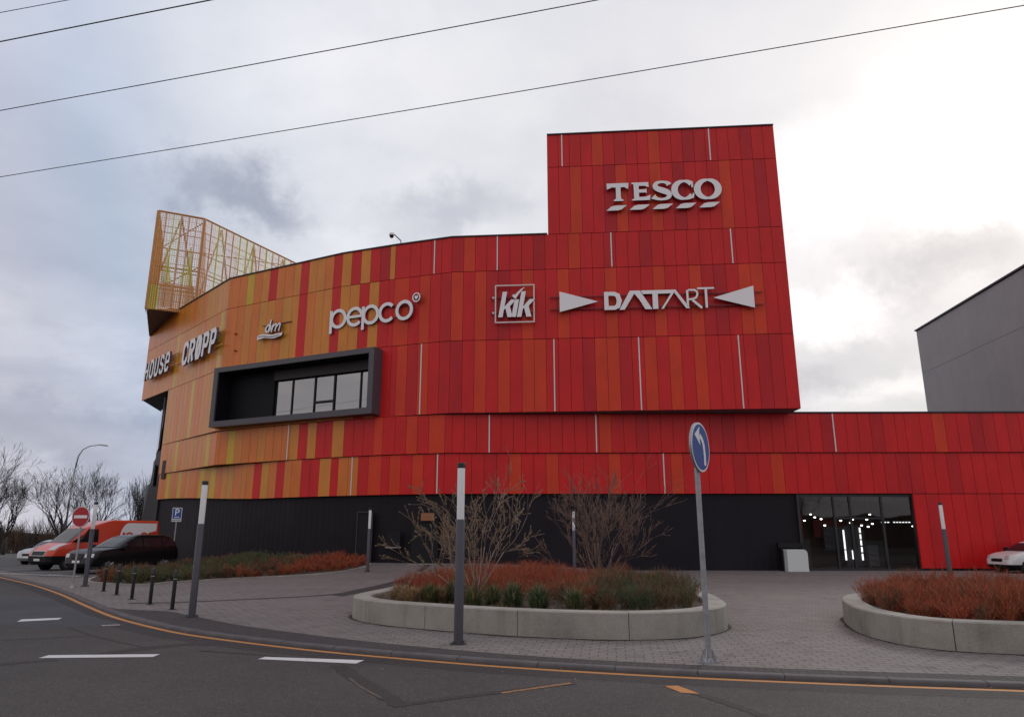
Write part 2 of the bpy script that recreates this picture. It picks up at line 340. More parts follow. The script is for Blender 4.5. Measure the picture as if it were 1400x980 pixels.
def copy_thing(src, loc, rz=0, label=None, group=None, sc=None):
    c = copy_tree(src); c.location = loc; c.rotation_euler = (0, 0, rz)
    if label: c['label'] = label
    if group: c['group'] = group
    if sc: c.scale = (sc, sc, sc)
    return c
def smooth01(t): t = max(0, min(1, t)); return t*t*(3-2*t)
def gz(x, y):   # the plaza rises a little towards the doors in the middle
    return .34*smooth01((y-31)/7.0)*smooth01((7-x)/9.0)*smooth01((x+19)/7.0)
def catmull(pts, n=6, closed=False):
    out = []; k = len(pts)
    for i in range(k if closed else k-1):
        g = (lambda j: pts[j % k]) if closed else (lambda j: pts[max(0, min(k-1, j))])
        p0, p1, p2, p3 = g(i-1), g(i), g(i+1), g(i+2)
        for j in range(n):
            t = j/n
            out.append(tuple(.5*((2*b)+(-a+c)*t+(2*a-5*b+4*c-d)*t*t+(-a+3*b-3*c+d)*t**3) for a, b, c, d in zip(p0, p1, p2, p3)))
    if not closed: out.append(tuple(pts[-1]))
    return out
def offset(pl, d, closed=False):    # positive = left of the direction of travel
    n = len(pl); out = []
    for i in range(n):
        a = pl[(i-1) % n] if (closed or i) else pl[i]; b = pl[(i+1) % n] if (closed or i < n-1) else pl[i]
        dx, dy = b[0]-a[0], b[1]-a[1]; L = hypot(dx, dy) or 1
        out.append((pl[i][0]-dy/L*d, pl[i][1]+dx/L*d))
    return out

# ------------------------------------------------------------------ GROUND
ZR = -.05; KS = (1.6-ZR)/1.72    # road level; the plan survey below was taken for a road at -.12
def RS(pl): return [(x*KS, y*KS) for x, y in pl]
m = MB(); m.quad((-1500, -1500, -.2), (1500, -1500, -.2), (1500, 1500, -.2), (-1500, 1500, -.2)); m.build('ground', GRASS, kind='structure')
YL = [(-75, 92), (-55, 68), (-40, 51.5), (-28, 38.9), (-21.5, 31.9), (-17.9, 28.0), (-14.2, 23.6), (-11.3, 19.9), (-9.1, 17.15), (-7.6, 15.5), (-6.1, 14.05), (-4.6, 12.95), (-3.1, 12.0), (-1.6, 11.22), (0, 10.5), (2, 9.83), (4, 9.34), (5.6, 9.02), (8, 8.6), (12, 8.1), (18, 7.8), (30, 7.9), (55, 9.5)]
YC = catmull(RS(YL), 6)
def strip(name, pa, pb, z, mat_, kind='structure'):
    if not callable(z) and z < -.05: z = ZR+(z+.12)*.22
    m = MB(); n = len(pa)
    za = z if callable(z) else (lambda x, y: z)
    m.add([(x, y, za(x, y)) for x, y in pa]+[(x, y, za(x, y)) for x, y in pb], [(i, i+1, n+i+1, n+i) for i in range(n-1)])
    return m.build(name, mat_, kind=kind)
# road: one sheet, front edge far behind the camera
ke = offset(YC, .14)
m = MB(); n = len(ke)
m.add([(x, y, ZR) for x, y in ke]+[(x*1.4, -45, ZR) for x, y in ke], [(n+i, n+i+1, i+1, i) for i in range(n-1)])
m.build('road', ASPH, kind='structure')
strip('road_edge_asphalt', offset(YC, -.48), offset(YC, .10), -.116, ASPN)
strip('yellow_line', offset(YC, -.05), offset(YC, .06), -.112, YPAINT)
def flat(name, pl, z, mt):
    if z < -.05: z = ZR+(z+.12)*.22; pl = RS(pl)
    m = MB(); m.add([(x, y, z) for x, y in pl], [tuple(range(len(pl)))]); return m.build(name, mt, kind='structure')
flat('lane_marking', [(-6.95, 11.27), (-5.32, 11.37), (-5.34, 11.64), (-6.97, 11.54)], -.098, WPAINT)
flat('lane_marking', [(-3.70, 11.18), (-2.19, 10.8), (-2.13, 11.08), (-3.66, 11.38)], -.098, WPAINT)
flat('lane_marking', [(-10.4, 15.95), (-9.78, 16.35), (-9.92, 16.72), (-10.6, 16.4)], -.098, WPAINT)
flat('lane_marking', [(-8.2, 15.2), (-7.9, 15.33), (-8.0, 15.47), (-8.3, 15.36)], -.098, WPAINT2)
flat('lane_marking', [(-10.6, 11.1), (-9.0, 11.18), (-9.05, 11.42), (-10.6, 11.35)], -.098, WPAINT)
def seal(name, pts, w, z, mt, n=5):
    c = catmull(RS(pts), n); a = []; b = []
    for i, p in enumerate(c):
        ww = w*(.75+.5*abs(sin(i*1.7))); q = offset(c, ww/2)[i]; r_ = offset(c, -ww/2)[i]; a.append(q); b.append(r_)
    return strip(name, b, a, z, mt)
seal('road_seam', [(-2.45, 10.75), (-2.0, 9.8), (-1.55, 8.95), (-1.15, 8.2)], .20, -.108, SEAL)
seal('road_seam', [(-1.25, 8.18), (-.8, 8.5), (-.2, 8.86), (.25, 9.15), (.75, 9.42)], .12, -.106, SEAL)
seal('road_seam', [(1.9, 9.1), (2.15, 8.7), (2.35, 8.2), (2.5, 7.7), (2.55, 6.9)], .12, -.108, SEAL)
seal('road_seam', [(-8.75, 15.0), (-7.6, 13.8), (-6.6, 12.9), (-5.9, 12.35)], .05, -.108, SEAL)
seal('road_seam', [(-9.9, 12.6), (-8.7, 13.2), (-7.6, 13.75)], .05, -.106, SEAL)
seal('road_seam', [(-6.3, 11.5), (-5.9, 12.2), (-5.3, 12.75), (-4.9, 12.6)], .28, -.1075, ASPN)
seal('road_seam', [(-4.9, 12.0), (-3.6, 11.5), (-2.6, 11.0)], .07, -.104, SEAL)
seal('road_seam', [(-8.5, 9.6), (-7.6, 10.4), (-6.6, 11.15)], .16, -.1085, SEAL)
seal('old_marking', [(-.12, 8.84), (.25, 9.10), (.72, 9.42)], .065, -.102, YOLD)
flat('old_marking', [(1.82, 9.24), (1.93, 8.86), (2.13, 8.80), (1.98, 9.26)], -.102, YPAINT)
seal('old_marking', [(-2.05, 9.75), (-1.8, 9.2), (-1.45, 8.6)], .035, -.103, worn('paint_residue', (.20, .12, .06), thr=.60, soft=.08), 3)
flat('road_patch', [(-16.0, 17.2), (-9.2, 14.9), (-7.9, 15.5), (-9.6, 17.2), (-13.9, 22.5), (-18, 24)], -.1145, ASPB)
# kerb: rounded stone, two pieces
m = MB()
prof = [(.10, -.13), (.10, -.03), (.108, -.008), (.125, .004), (.16, .010), (.25, .008), (.25, -.13)]
rows = [offset(YC, d) for d, z in prof]; k = len(prof); n = len(YC)
vs = []
for i in range(n):
    for j in range(k): vs.append((rows[j][i][0], rows[j][i][1], prof[j][1]))
m.add(vs, [(i*k+j, (i+1)*k+j, (i+1)*k+j+1, i*k+j+1) for i in range(n-1) for j in range(k-1)])
KERB = mat('kerb_stone', (.085, .078, .082), .8, noise_amt=.25, nscale=2.5, bump=.3, bscale=50)
m.build('kerb', KERB, smooth=True, kind='structure')
# joints of the kerb stones
m = MB(); acc = 0
for i in range(1, n):
    acc += hypot(YC[i][0]-YC[i-1][0], YC[i][1]-YC[i-1][1])
    if acc > 1.0 and -20 < YC[i][0] < 20:
        acc = 0; dx, dy = YC[i][0]-YC[i-1][0], YC[i][1]-YC[i-1][1]; L = hypot(dx, dy); dx /= L; dy /= L
        pr = [(rows[j][i], prof[j][1]) for j in range(1, 6)]
        for (p, z), (q, w) in zip(pr, pr[1:]):
            m.add([(p[0]-dx*.006-dy*-.002, p[1]-dy*.006-.002, z+.002), (p[0]+dx*.006, p[1]+dy*.006-.002, z+.002), (q[0]+dx*.006, q[1]+dy*.006, w+.003), (q[0]-dx*.006, q[1]-dy*.006, w+.003)], [(0, 1, 2, 3)])
m.build('kerb_joints', SEAL, kind='structure')
# plaza: columns from the kerb back to the building and beyond
pk = offset(YC, .245); m = MB(); cols = []
ts = [0, .02, .05, .1, .16, .22, .3, .38, .46, .55, .65, .8, 1]
for x, y in pk: cols.append([(x, y+(110-y)*t**1.3, 0) for t in ts])
vs = [(x, y, gz(x, y)) for c_ in cols for x, y, z in c_]; k = len(ts)
fine = MB()
xs = [i*1.0 for i in range(-75, 56)]
def kerb_y(x):
    for a, b in zip(pk, pk[1:]):
        if a[0] <= x <= b[0]: return a[1]+(b[1]-a[1])*(x-a[0])/(b[0]-a[0])
    return pk[-1][1] if x > 0 else pk[0][1]
xs = sorted(set([round(p[0], 3) for p in pk]+[float(i) for i in range(-74, 55)]))
ysn = [kerb_y(x) for x in xs]
NR = 44
vs = []
for x, y0 in zip(xs, ysn):
    for j in range(NR+1):
        y = y0+(100-y0)*(j/NR)**1.15; vs.append((x, y, gz(x, y)))
fine.add(vs, [(i*(NR+1)+j, (i+1)*(NR+1)+j, (i+1)*(NR+1)+j+1, i*(NR+1)+j+1) for i in range(len(xs)-1) for j in range(NR)])
fine.build('plaza', PAVE, smooth=True, kind='structure')
# dark cobble strip along the kerb
sel = [i for i in range(n) if YC[i][0] > -9.9]
pa = [offset(YC, .25)[i] for i in sel]; wd = offset(YC, .95)
pb = []
for i in sel:
    x = YC[i][0]
    f = .62+.52*smooth01((1.5-x)/9.0) if x > -8.3 else .27+.87*smooth01((x+9.6)/1.3)
    pb.append(offset(YC, f)[i])
strip('cobble_strip', pa, pb, .004, COBB)
# dark drainage band across the plaza
dr = catmull([(-9.6, 18.9), (-8.4, 19.2), (-6.9, 20.2), (-5.6, 21.2), (-4.9, 22.6), (-4.6, 25), (-4.35, 28), (-4.2, 32), (-4.1, 36.8)], 5)
strip('drain_band', offset(dr, -.13), offset(dr, .13), lambda x, y: gz(x, y)+.004, COBB)
strip('drain_band', [(-5.15, 21.5), (-4.95, 23.6), (-4.55, 25.8), (-4.25, 28.8), (-4.1, 31.0), (-4.0, 33)][::-1], [(-4.75, 21.1), (-4.15, 24.3), (-3.85, 26.4), (-3.55, 28.8), (-3.45, 31.0), (-3.8, 33)][::-1], lambda x, y: gz(x, y)+.007, COBB)
# car park
flat('car_park', [(-74, 95), (-74, 92.4), (-40, 52.3), (-28, 39.9), (-21.5, 33.0), (-19.4, 31.0), (-16.8, 31.0), (-14.0, 34), (-15, 44), (-26, 50), (-34, 66), (-34, 95)], .006, LOT)
for x, y in ((-22.8, 33.9), (-20.6, 33.2), (-25.5, 37.5), (-27.6, 39.8)):
    m = MB(); a = R(62); d = Vector((cos(a), sin(a))); q = Vector((-d.y, d.x))*.06; p0 = Vector((x, y)); p1 = p0+d*5
    m.add([(*(p0-q), .010), (*(p0+q), .010), (*(p1+q), .010), (*(p1-q), .010)], [(0, 3, 2, 1)]); m.build('parking_line', WPAINT, kind='structure')
flat('parking_line', [(-24.6, 34.7), (-18.3, 31.6), (-18.25, 31.75), (-24.55, 34.85)], .010, WPAINT)

# ------------------------------------------------------------------ BUILDING
UP = [(-28.5, 54.3), (-18.1, 43.5), (-13.2, 41.0), (-9.9, 39.3), (-6.6, 38.05), (-3.3, 36.95), (14.5, 35.5)]
UE = [(-24.5, 50.15)]+UP[1:]
TW = [(1.98, 36.52), (14.5, 35.5)]
LF = [(-24.5, 50.15), (-18.0, 43.6), (-13.2, 41.0), (-9.9, 39.35), (-6.9, 38.1), (-3.5, 37.2), (20.35, 36.85), (46, 36.5)]
LG = [(-24.4, 50.1), (-20, 45.9), (-16, 42.85), (-12.4, 40.65), (-9.9, 39.45), (-6.9, 38.2), (-3.5, 37.3), (20.35, 36.95), (46, 36.6)]
RW = [(20.35, 36.97), (46, 36.62)]
BANDS = [
('tower_top',TW,21.76,23.78,'rrrrsrcrrsrrmcrrrmrr',[0.84, 9.02]),
('tower_low',TW,17.72,21.76,'rrsrrmsrrsrmrrrsrrmr',[]),
('C',UP,15.68,17.72,'oaoaoaotoaataaoaaollalaaooyoarooarppororrmmarrrrrcsrrrrrmrrsrrcrrmrrrrrrrrrrr',[30.16, 33.72, 39.92, 46.3]),
('D',UP,11.78,15.68,'oaaoaoaaaoyaaalataolaoytooaolaolaroaaraararrsrsrcsrscmrsrrsrrrsrrrsrrscmrssrr',[]),
('E',UE,7.87,11.78,'alaoaaoyooaalaaolooaoaoloaalooororrscsrcmrsrsrssrrrmsscrsrsrsrrrrmcr',[23.78, 30.98, 35.4, 40.5]),
('F',LF,5.83,7.87,'aoaayoaaaaaayoooyaooaoooararrarrrsrrsrsrrrrrrrrrrrrrsrrcrrrrrcmrrrrrrrmrrrmrrrrsrrmcrcrrrrrrrcrrrrrcrrcrrrrcrrrrrrcrr',[15.18, 27.46, 33.02, 45.3]),
('G',LG,3.75,5.83,'ooyaoyoaooylyoaloaorloroorraroorsrsrsrrrrrcrsrrsrrrrsrrcrsrrrrcrrsrrrrcrrrcmcrrmrrrrrrrrrrrrrrrcrrrrrrrrrcrrrrrrrrrr',[19.5, 24.5, 36.18]),
('R',RW,0.1,3.75,'rcrrrrcrrcrrrrrrrrrrrrrrrrrrrrrcrrrrrrrr',[]),
]
def cum(pl):
    s = [0]
    for a, b in zip(pl, pl[1:]): s.append(s[-1]+hypot(b[0]-a[0], b[1]-a[1]))
    return s
def at(pl, c, s):
    for i in range(len(pl)-1):
        if s <= c[i+1] or i == len(pl)-2:
            t = (s-c[i])/(c[i+1]-c[i]); return (pl[i][0]+t*(pl[i+1][0]-pl[i][0]), pl[i][1]+t*(pl[i+1][1]-pl[i][1]))
centre = thing('shopping_centre', 'large red and orange panelled shopping centre with curved front and square corner tower', 'building', (0, 37, 0))
def Pt(m): # shift world coords into the building's local frame
    m.v = [(x, y-37, z) for x, y, z in m.v]; return m
def bpart(m, name, mats, parent=centre, **k): 
    return Pt(m).build(name, mats, parent if parent else None, **k)
for nm, pl, z0, z1, seq, joints in BANDS:
    seq = list(seq)
    if nm == 'C':      # a few panels corrected by their number along the band
        for i in (34, 35, 38, 40): seq[i] = 'a'
        for i in (37, 39, 41): seq[i] = 'r'
    c_ = cum(pl); n_ = len(seq); w = c_[-1]/n_; m = MB()
    def zb(x, y): return z0+(.36*smooth01((-14-x)/10) if nm == 'G' else 0)
    # panel edges; snap the nearest edge onto each bend so that no panel spans it
    ed = [i*w for i in range(n_+1)]
    for b in c_[1:-1]:
        i = min(range(1, n_), key=lambda i: abs(ed[i]-b)); ed[i] = b
    for i in range(n_):
        s0, s1 = ed[i]+.009, ed[i+1]-.009
        a = Vector(at(pl, c_, s0)); b = Vector(at(pl, c_, s1)); d = (b-a).normalized(); q = Vector((-d.y, d.x))*.05
        za, zc = zb(*a)+.016, z1-.016
        jit = random.uniform(-.002, .004); a2 = a-q*jit*8; b2 = b-q*jit*8
        bb = [(*a2, za), (*b2, zb(*b)+.016), (*(b+q), zb(*b)+.016), (*(a+q), za)]; tt = [(x, y, zc) for x, y, _ in bb]
        nb = len(PN)
        g0 = a-d*.009+q*.9; g1 = b+d*.009+q*.9; gq = q*1.0
        def gap(zl, zh): m.hexa([(*g0, zl), (*g1, zl), (*(g1+gq), zl), (*(g0+gq), zl)], [(*g0, zh), (*g1, zh), (*(g1+gq), zh), (*(g0+gq), zh)], nb)
        u_ = ((a+b)/2-Vector((-18.1, 43.5))).dot(Vector((11.1, -5.3)).normalized())
        if nm == 'E' and .3 < u_ < 11.95:     # the opening behind the window box
            for zl, zh in ((za, 8.03), (11.58, zc)): m.hexa([(x, y, zl) for x, y, _ in bb], [(x, y, zh) for x, y, _ in bb], PN.index(seq[i]))
            gap(z0+.004, 8.03); gap(11.58, z1-.004)
        else:
            m.hexa(bb, tt, PN.index(seq[i])); gap(min(zb(*a), zb(*b))+.004, z1-.004)
    for s in joints:
        a = Vector(at(pl, c_, s-.03)); b = Vector(at(pl, c_, s+.03)); d = (b-a).normalized(); q = Vector((-d.y, d.x))
        m.hexa([(*(a-q*.03), zb(*a)+.03), (*(b-q*.03), zb(*b)+.03), (*(b+q*.03), zb(*b)+.03), (*(a+q*.03), zb(*a)+.03)], [(*(a-q*.03), z1-.03), (*(b-q*.03), z1-.03), (*(b+q*.03), z1-.03), (*(a+q*.03), z1-.03)], nb+1)
    bpart(m, 'panel_band', [pmat(k) for k in PN]+[GAP, SILVER])
# bodies behind the cladding
def body(pl, off, back, z0, z1, name, mats=ANTH):
    f = offset(pl, off); m = MB(); m.prism(list(f)+back, z0, z1); return bpart(m, name, mats)
body(UP, .12, [(14.4, 60), (-29.9, 62)], 11.79, 17.70, 'upper_storey', [SOFFIT])
cv = Vector((11.1, -5.3)).normalized(); ci_ = Vector((-cv.y, cv.x)); ch0 = Vector((-18.1, 43.5))
fe = offset(UE, .12)
m = MB(); m.prism([fe[0]]+[tuple(ch0+cv*u+ci_*w) for u, w in ((.15, .12), (.35, .3), (.35, 1.3), (11.8, 1.3), (11.8, .12), (12.2, .12))]+[fe[-2], fe[-1], (14.4, 60), (-30.6, 61.8)], 7.88, 11.775); bpart(m, 'middle_storey', [SOFFIT])
m = MB(); f = offset(LF, .12); fl = [p for p in f if p[0] < 40]+[(45.9, 36.7)]
m.prism(fl+[(45.9, 60), (-30.7, 61.7)], 5.84, 7.86); bpart(m, 'lower_storey', [ANTH])
m = MB(); m.prism([(2.03, 36.62), (14.42, 35.62), (15.2, 45), (2.8, 46)], 17.6, 23.74); bpart(m, 'corner_tower', [SOFFIT])
# return faces of the tower and of the upper volume
def face(p, q, z0, z1, name, keys, w=.64):
    m = MB(); L = hypot(q[0]-p[0], q[1]-p[1]); k = max(1, round(L/w)); d = Vector((q[0]-p[0], q[1]-p[1]))/L; nn = Vector((d.y, -d.x))*.06
    for i in range(k):
        a = Vector(p)+d*(i*L/k+.008); b = Vector(p)+d*((i+1)*L/k-.008)
        m.hexa([(*(a+nn), z0), (*(b+nn), z0), (*b, z0), (*a, z0)], [(*(a+nn), z1), (*(b+nn), z1), (*b, z1), (*a, z1)], PN.index(keys[i % len(keys)]))
    bpart(m, name, [pmat(k_) for k_ in PN])
face((2.85, 46.0), (2.06, 36.66), 17.72, 23.76, 'side_cladding', 'rrsrrcm')
face((14.45, 35.62), (15.25, 45), 17.74, 23.76, 'side_cladding', 'rcrrsrrm')
face((14.45, 35.62), (14.45, 60), 7.88, 17.7, 'side_cladding', 'rrcrsrrm')
# parapet cappings
def capping(pl, z, closed_back, name='parapet_capping'):
    m = MB(); a = offset(pl, -.06); b = offset(pl, .32)
    for p, q, r_, s_ in zip(a, a[1:], b, b[1:]):
        m.hexa([(*p, z), (*q, z), (*s_, z), (*r_, z)], [(*p, z+.07), (*q, z+.07), (*s_, z+.07), (*r_, z+.07)])
    bpart(m, name, ANTH)
capping([p for p in UP[:-1]]+[(1.93, 36.53)], 17.72, None); capping(TW, 23.78, None); capping([(14.6, 36.93), (46, 36.5)], 7.872, None)
# side wall at the left end (leans outwards at the foot)
m = MB()
m.hexa([(-24.35, 50.2, -.1), (-31.6, 62, -.1), (-31.0, 62.4, -.1), (-23.9, 50.5, -.1)][::-1], [(-24.35, 50.2, 11.77), (-30.0, 62, 11.77), (-29.6, 62.4, 11.77), (-23.9, 50.5, 11.77)][::-1]); bpart(m, 'end_wall', ANTHW)
m = MB(); m.box(-.65, .65, -.05, .05, -.75, .75, 0, Matrix.Translation((-26.2, 53.0, 6.0)) @ Matrix.Rotation(atan2(11.8, -6.2), 4, 'Z')); e_w = bpart(m, 'window', BLACK)
m = MB(); m.box(-2.6, 1.8, -.04, .06, -1.4, 2.4, 0, Matrix.Translation((-26.6, 53.9, 9.2)) @ Matrix.Rotation(atan2(11.8, -6.2), 4, 'Z')); bpart(m, 'window', GLASS_CAR)
# small window in the orange cladding
m = MB(); A = Matrix.Translation((-23.85, 49.55, 6.1)) @ Matrix.Rotation(atan2(-4.2, 4.4), 4, 'Z')
m.box(-.3, .3, -.06, .10, -.62, .62, 0, A); bpart(m, 'window', BLACK)
# ground-floor dark corrugated wall
m = MB(); gl = [p for p in LG if p[0] < 20]+[(14.5, 36.98)]
gl = offset(gl, .22); c_ = cum(gl); s = 0; pts = []
ns = int(c_[-1]/.10)
for i in range(ns+1):
    s = i*c_[-1]/ns; x, y = at(gl, c_, s); pts.append((x, y - (.009 if (i//2) % 2 else 0)))
vs = [(x, y, -.1) for x, y in pts]+[(x, y, 4.2) for x, y in pts]; k = len(pts)
m.add(vs, [(i, i+1, k+i+1, k+i) for i in range(k-1)]); bpart(m, 'ground_floor_wall', ANTHW)
m = MB(); f2 = offset([p for p in LG if p[0] < 20]+[(45.8, 36.61)], .47); m.prism(f2+[(45.8, 60), (-31, 61.5)], 3.74, 5.83); bpart(m, 'ground_storey', ANTH)
m = MB(); f2 = offset(gl, .25); m.prism(f2+[(14.5, 60), (-31, 61.5)], -.1, 3.72); bpart(m, 'ground_storey', ANTH)
m = MB(); m.prism([(20.5, 37.15), (45.9, 36.85), (45.9, 60), (23.3, 60), (23.3, 37.6), (20.5, 37.6)], -.1, 3.72); bpart(m, 'ground_storey', ANTH)
# openings in the dark wall
def door_at(x0, x1, y, z0, z1, name, mt=BLACK, yaw=0, d=.08):
    m = MB(); m.box(x0, x1, y-d, y+d, z0, z1); return bpart(m, name, mt)
dd = door_at(-8.05, -7.3, 38.42, .2, 2.85, 'door'); 
m = MB(); m.box(-8.1, -8.05, 38.3, 38.42, .2, 2.9); m.box(-7.3, -7.25, 38.25, 38.4, .2, 2.9); m.box(-8.1, -7.25, 38.25, 38.4, 2.85, 2.91); bpart(m, 'frame', CAPM, dd)
dd.parent = centre
door_at(-5.1, -3.75, 37.52, .2, 2.85, 'recessed_doorway', BLACK)
MSIGN = mat('copper_sign', (.30, .12, .05), .5)
m = MB(); m.box(-4.62, -3.95, 37.2, 37.4, 2.42, 2.80); bpart(m, 'sign_panel', MSIGN)  # copper-brown sign box, plain colour without emission
m = MB(); m.box(-6.4, -5.7, 37.72, 37.9, 1.15, 1.95); wbox = bpart(m, 'wall_hatch', BLACK)
m = MB(); m.box(-6.45, -5.65, 37.66, 37.84, 1.08, 1.13); bpart(m, 'sill', GALV)
m = MB(); m.box(-5.15, -3.4, 36.6, 37.4, .20, .33); bpart(m, 'doorstep', CONC)

# projecting window box
ca, cb = Vector((-18.1, 43.5)), Vector((-7.0, 38.2)); dw = (cb-ca).normalized(); ang = atan2(dw.y, dw.x)
o_ = ca - Vector((-dw.y, dw.x))*.8     # outer rim plane
def WM(): return Matrix.Translation((o_.x, o_.y-37, 0)) @ Matrix.Rotation(ang, 4, 'Z')
def wbx(m, u0, u1, d0, d1, z0, z1, mi=0): m.box(u0, u1, d0, d1, z0, z1, mi, WM())
m = MB(); U0, U1, Z0, Z1 = .3, 12.18, 7.98, 11.62; t_ = .34
wbx(m, U0, U1, 0, 1.9, Z0, Z0+.34); wbx(m, U0, U1, 0, 1.9, Z1-.30, Z1); wbx(m, U0, U0+t_, 0, 1.9, Z0+.34, Z1-.30); wbx(m, U1-t_, U1, 0, 1.9, Z0+.34, Z1-.30)
FRM = mat('window_box_frame', (.07, .066, .08), .45, noise_amt=.1)
wb = m.build('window_box', FRM, centre)
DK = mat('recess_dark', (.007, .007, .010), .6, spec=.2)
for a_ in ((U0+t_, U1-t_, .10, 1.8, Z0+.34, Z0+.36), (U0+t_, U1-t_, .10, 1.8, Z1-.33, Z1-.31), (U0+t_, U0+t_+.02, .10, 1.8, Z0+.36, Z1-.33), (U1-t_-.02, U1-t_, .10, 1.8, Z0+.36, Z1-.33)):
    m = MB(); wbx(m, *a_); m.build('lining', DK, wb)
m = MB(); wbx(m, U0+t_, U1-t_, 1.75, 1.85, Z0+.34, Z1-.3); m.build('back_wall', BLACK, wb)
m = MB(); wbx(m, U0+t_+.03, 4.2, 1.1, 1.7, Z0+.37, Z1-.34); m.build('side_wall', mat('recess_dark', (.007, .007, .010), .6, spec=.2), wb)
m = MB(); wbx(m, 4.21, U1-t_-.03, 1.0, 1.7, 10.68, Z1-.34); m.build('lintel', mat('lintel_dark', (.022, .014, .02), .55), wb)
pan = [(4.3, 5.45, 8.36, 10.62), (5.60, 7.10, 8.36, 10.62), (7.30, 8.52, 9.22, 10.62), (7.30, 8.52, 8.36, 9.06), (8.74, 10.40, 8.36, 10.62), (10.54, 11.78, 8.36, 10.62)]
for u0, u1, z0, z1 in pan:
    m = MB(); wbx(m, u0, u1, 1.25, 1.262, z0, z1); m.build('window_pane', GLASS_SKY, wb)
m = MB()
for u in (4.25, 5.52, 7.2, 8.63, 10.47): m = MB(); wbx(m, u-.05, u+.05, 1.2, 1.32, 8.33, 10.68); m.build('mullion', BLACK, wb)
m = MB(); wbx(m, 7.25, 8.58, 1.19, 1.31, 9.08, 9.20); m.build('transom', BLACK, wb)

# shop entrance: glazing, interior with lamps
EX0, EX1, EY = 14.5, 20.3, 37.15
ent = MB(); ent.box(EX0-.06, EX0+.06, EY-.12, EY+.1, 0, 3.72)
for x in (16.32, 17.15, 18.75): ent.box(x-.05, x+.05, EY-.06, EY+.06, 0, 3.72)
ent.box(EX1-.02, EX1+.12, EY-.12, EY+.1, 0, 3.72)
ent.box(EX0, EX1, EY-.05, EY+.05, 3.60, 3.72); ent.box(EX0, EX1, EY-.07, EY+.07, 0, .10); ent.box(16.37, 18.7, EY-.055, EY+.055, 2.5, 2.58)
eo = bpart(ent, 'entrance_frame', ANTH)
for a, b in ((14.56, 16.27), (16.37, 17.10), (17.20, 18.70), (18.80, 20.28)):
    m = MB(); m.box(a, b, EY-.006, EY+.006, .1, 3.6); m = Pt(m); m.build('glass_pane', GLASS_SHOP, eo)
INT = mat('interior_dark', (.13, .07, .06), .8); INR = mat('interior_red', (.30, .05, .04), .7)
m = MB(); m.box(14.2, 23.2, 43.5, 43.6, 0, 3.7); m.box(14.2, 14.3, 37.4, 43.5, 0, 3.7); m.box(23.1, 23.2, 37.7, 43.5, 0, 3.7); m.box(14.3, 23.1, 37.4, 43.5, 3.64, 3.7)
m.box(14.2, 23.2, 37.3, 43.6, -.05, .02, 1)
bpart(m, 'interior', [INT, mat('floor_tiles', (.18, .17, .17), .35)])
m = MB(); m.box(14.6, 16.6, 42, 42.6, 1.4, 2.9, 0); bpart(m, 'shop_display', INR)
m = MB(); m.box(17.6, 19.4, 43.0, 43.2, 1.6, 2.6, 0); bpart(m, 'shop_display', INR)
m = MB(); m.box(15.0, 16.1, 40, 40.5, .03, 1.5, 0); bpart(m, 'shop_counter', mat('counter', (.12, .12, .13), .5))
m = MB(); m.box(18.7, 20.3, 40.5, 41, .03, 1.4, 0); bpart(m, 'shop_counter', MAT['counter'])
for k_, (x, y, z0_, z1_, w_, c_) in enumerate([(15.0, 42.8, .3, 2.3, .9, (.35, .32, .30)), (16.4, 42.9, .2, 2.4, .8, (.30, .12, .10)), (18.7, 42.7, .9, 2.2, 1.3, (.22, .22, .26)), (20.1, 42.9, .3, 2.0, .7, (.30, .26, .20)), (19.3, 39.6, 0.05, 1.2, .5, (.28, .28, .30))]):
    m = MB(); m.box(x-w_/2, x+w_/2, y, y+.25, z0_, z1_)
    for q in range(4): m.box(x-w_/2+.05, x+w_/2-.05, y-.18, y, z0_+(z1_-z0_)*(q+.3)/4, z0_+(z1_-z0_)*(q+.3)/4+.04)
    bpart(m, 'shelf_unit', mat('shelf_%d' % k_, c_, .6))
LAMP = mat('lamp_glow', (1, 1, 1), emit=(1, .93, .85), estr=9); LAMPW = mat('strip_glow', (1, 1, 1), emit=(.95, .97, 1), estr=1.9)
lamps = [(15.92, 40, 2.52), (16.04, 40.3, 2.62), (16.5, 40, 2.70), (16.75, 39.8, 2.6), (17.0, 40, 2.27), (17.9, 40, 2.52), (18.55, 40, 2.58), (18.55, 40.3, 2.40), (19.0, 40, 2.27), (19.35, 40, 2.2), (19.42, 40.2, 2.58), (19.5, 39.8, 2.35), (21.9, 40.2, 2.23), (16.9, 41.5, 2.9), (20.4, 41.8, 2.9)]
for i, (x, y, z) in enumerate(lamps):
    m = MB(); m.lathe([(.012, .12), (.05, .10), (.062, 0), (.03, -.03)], (x, y, z), 10); m.tube((x, y, z+.1), (x, y, 3.64), .008, n=4); lo = bpart(m, 'pendant_lamp', CAPM)
    m = MB(); m.lathe([(.055, -.012), (.055, -.055), (.02, -.07)], (x, y, z), 10); Pt(m).build('bulb', LAMP, lo)
for i in range(10):
    if i in (3,): continue
    m = MB(); m.box(20.75+i*.17, 20.85+i*.17, 41.3, 41.32, 2.40, 2.45); bpart(m, 'ceiling_light', LAMPW)
for x, zz in ((17.4, [(.45, .95), (1.0, 1.5), (1.5, 1.98)]), (18.27, [(.45, .78), (.86, 1.12), (1.2, 1.45), (1.52, 1.76), (1.84, 2.1)]), (17.78, [(.5, .95)])):
    for a, b in zz: m = MB(); m.box(x-.035, x+.035, 38.7, 38.74, a, b); bpart(m, 'light_strip', LAMPW)
m = MB(); m.box(17.46, 18.2, 38.75, 38.8, .1, 2.2); bpart(m, 'inner_door', mat('inner_door', (.10, .10, .11), .3))
# red edge beside the entrance
m = MB(); m.box(20.32, 20.36, 36.93, 37.3, .1, 3.75); bpart(m, 'door_reveal', pmat('r'))

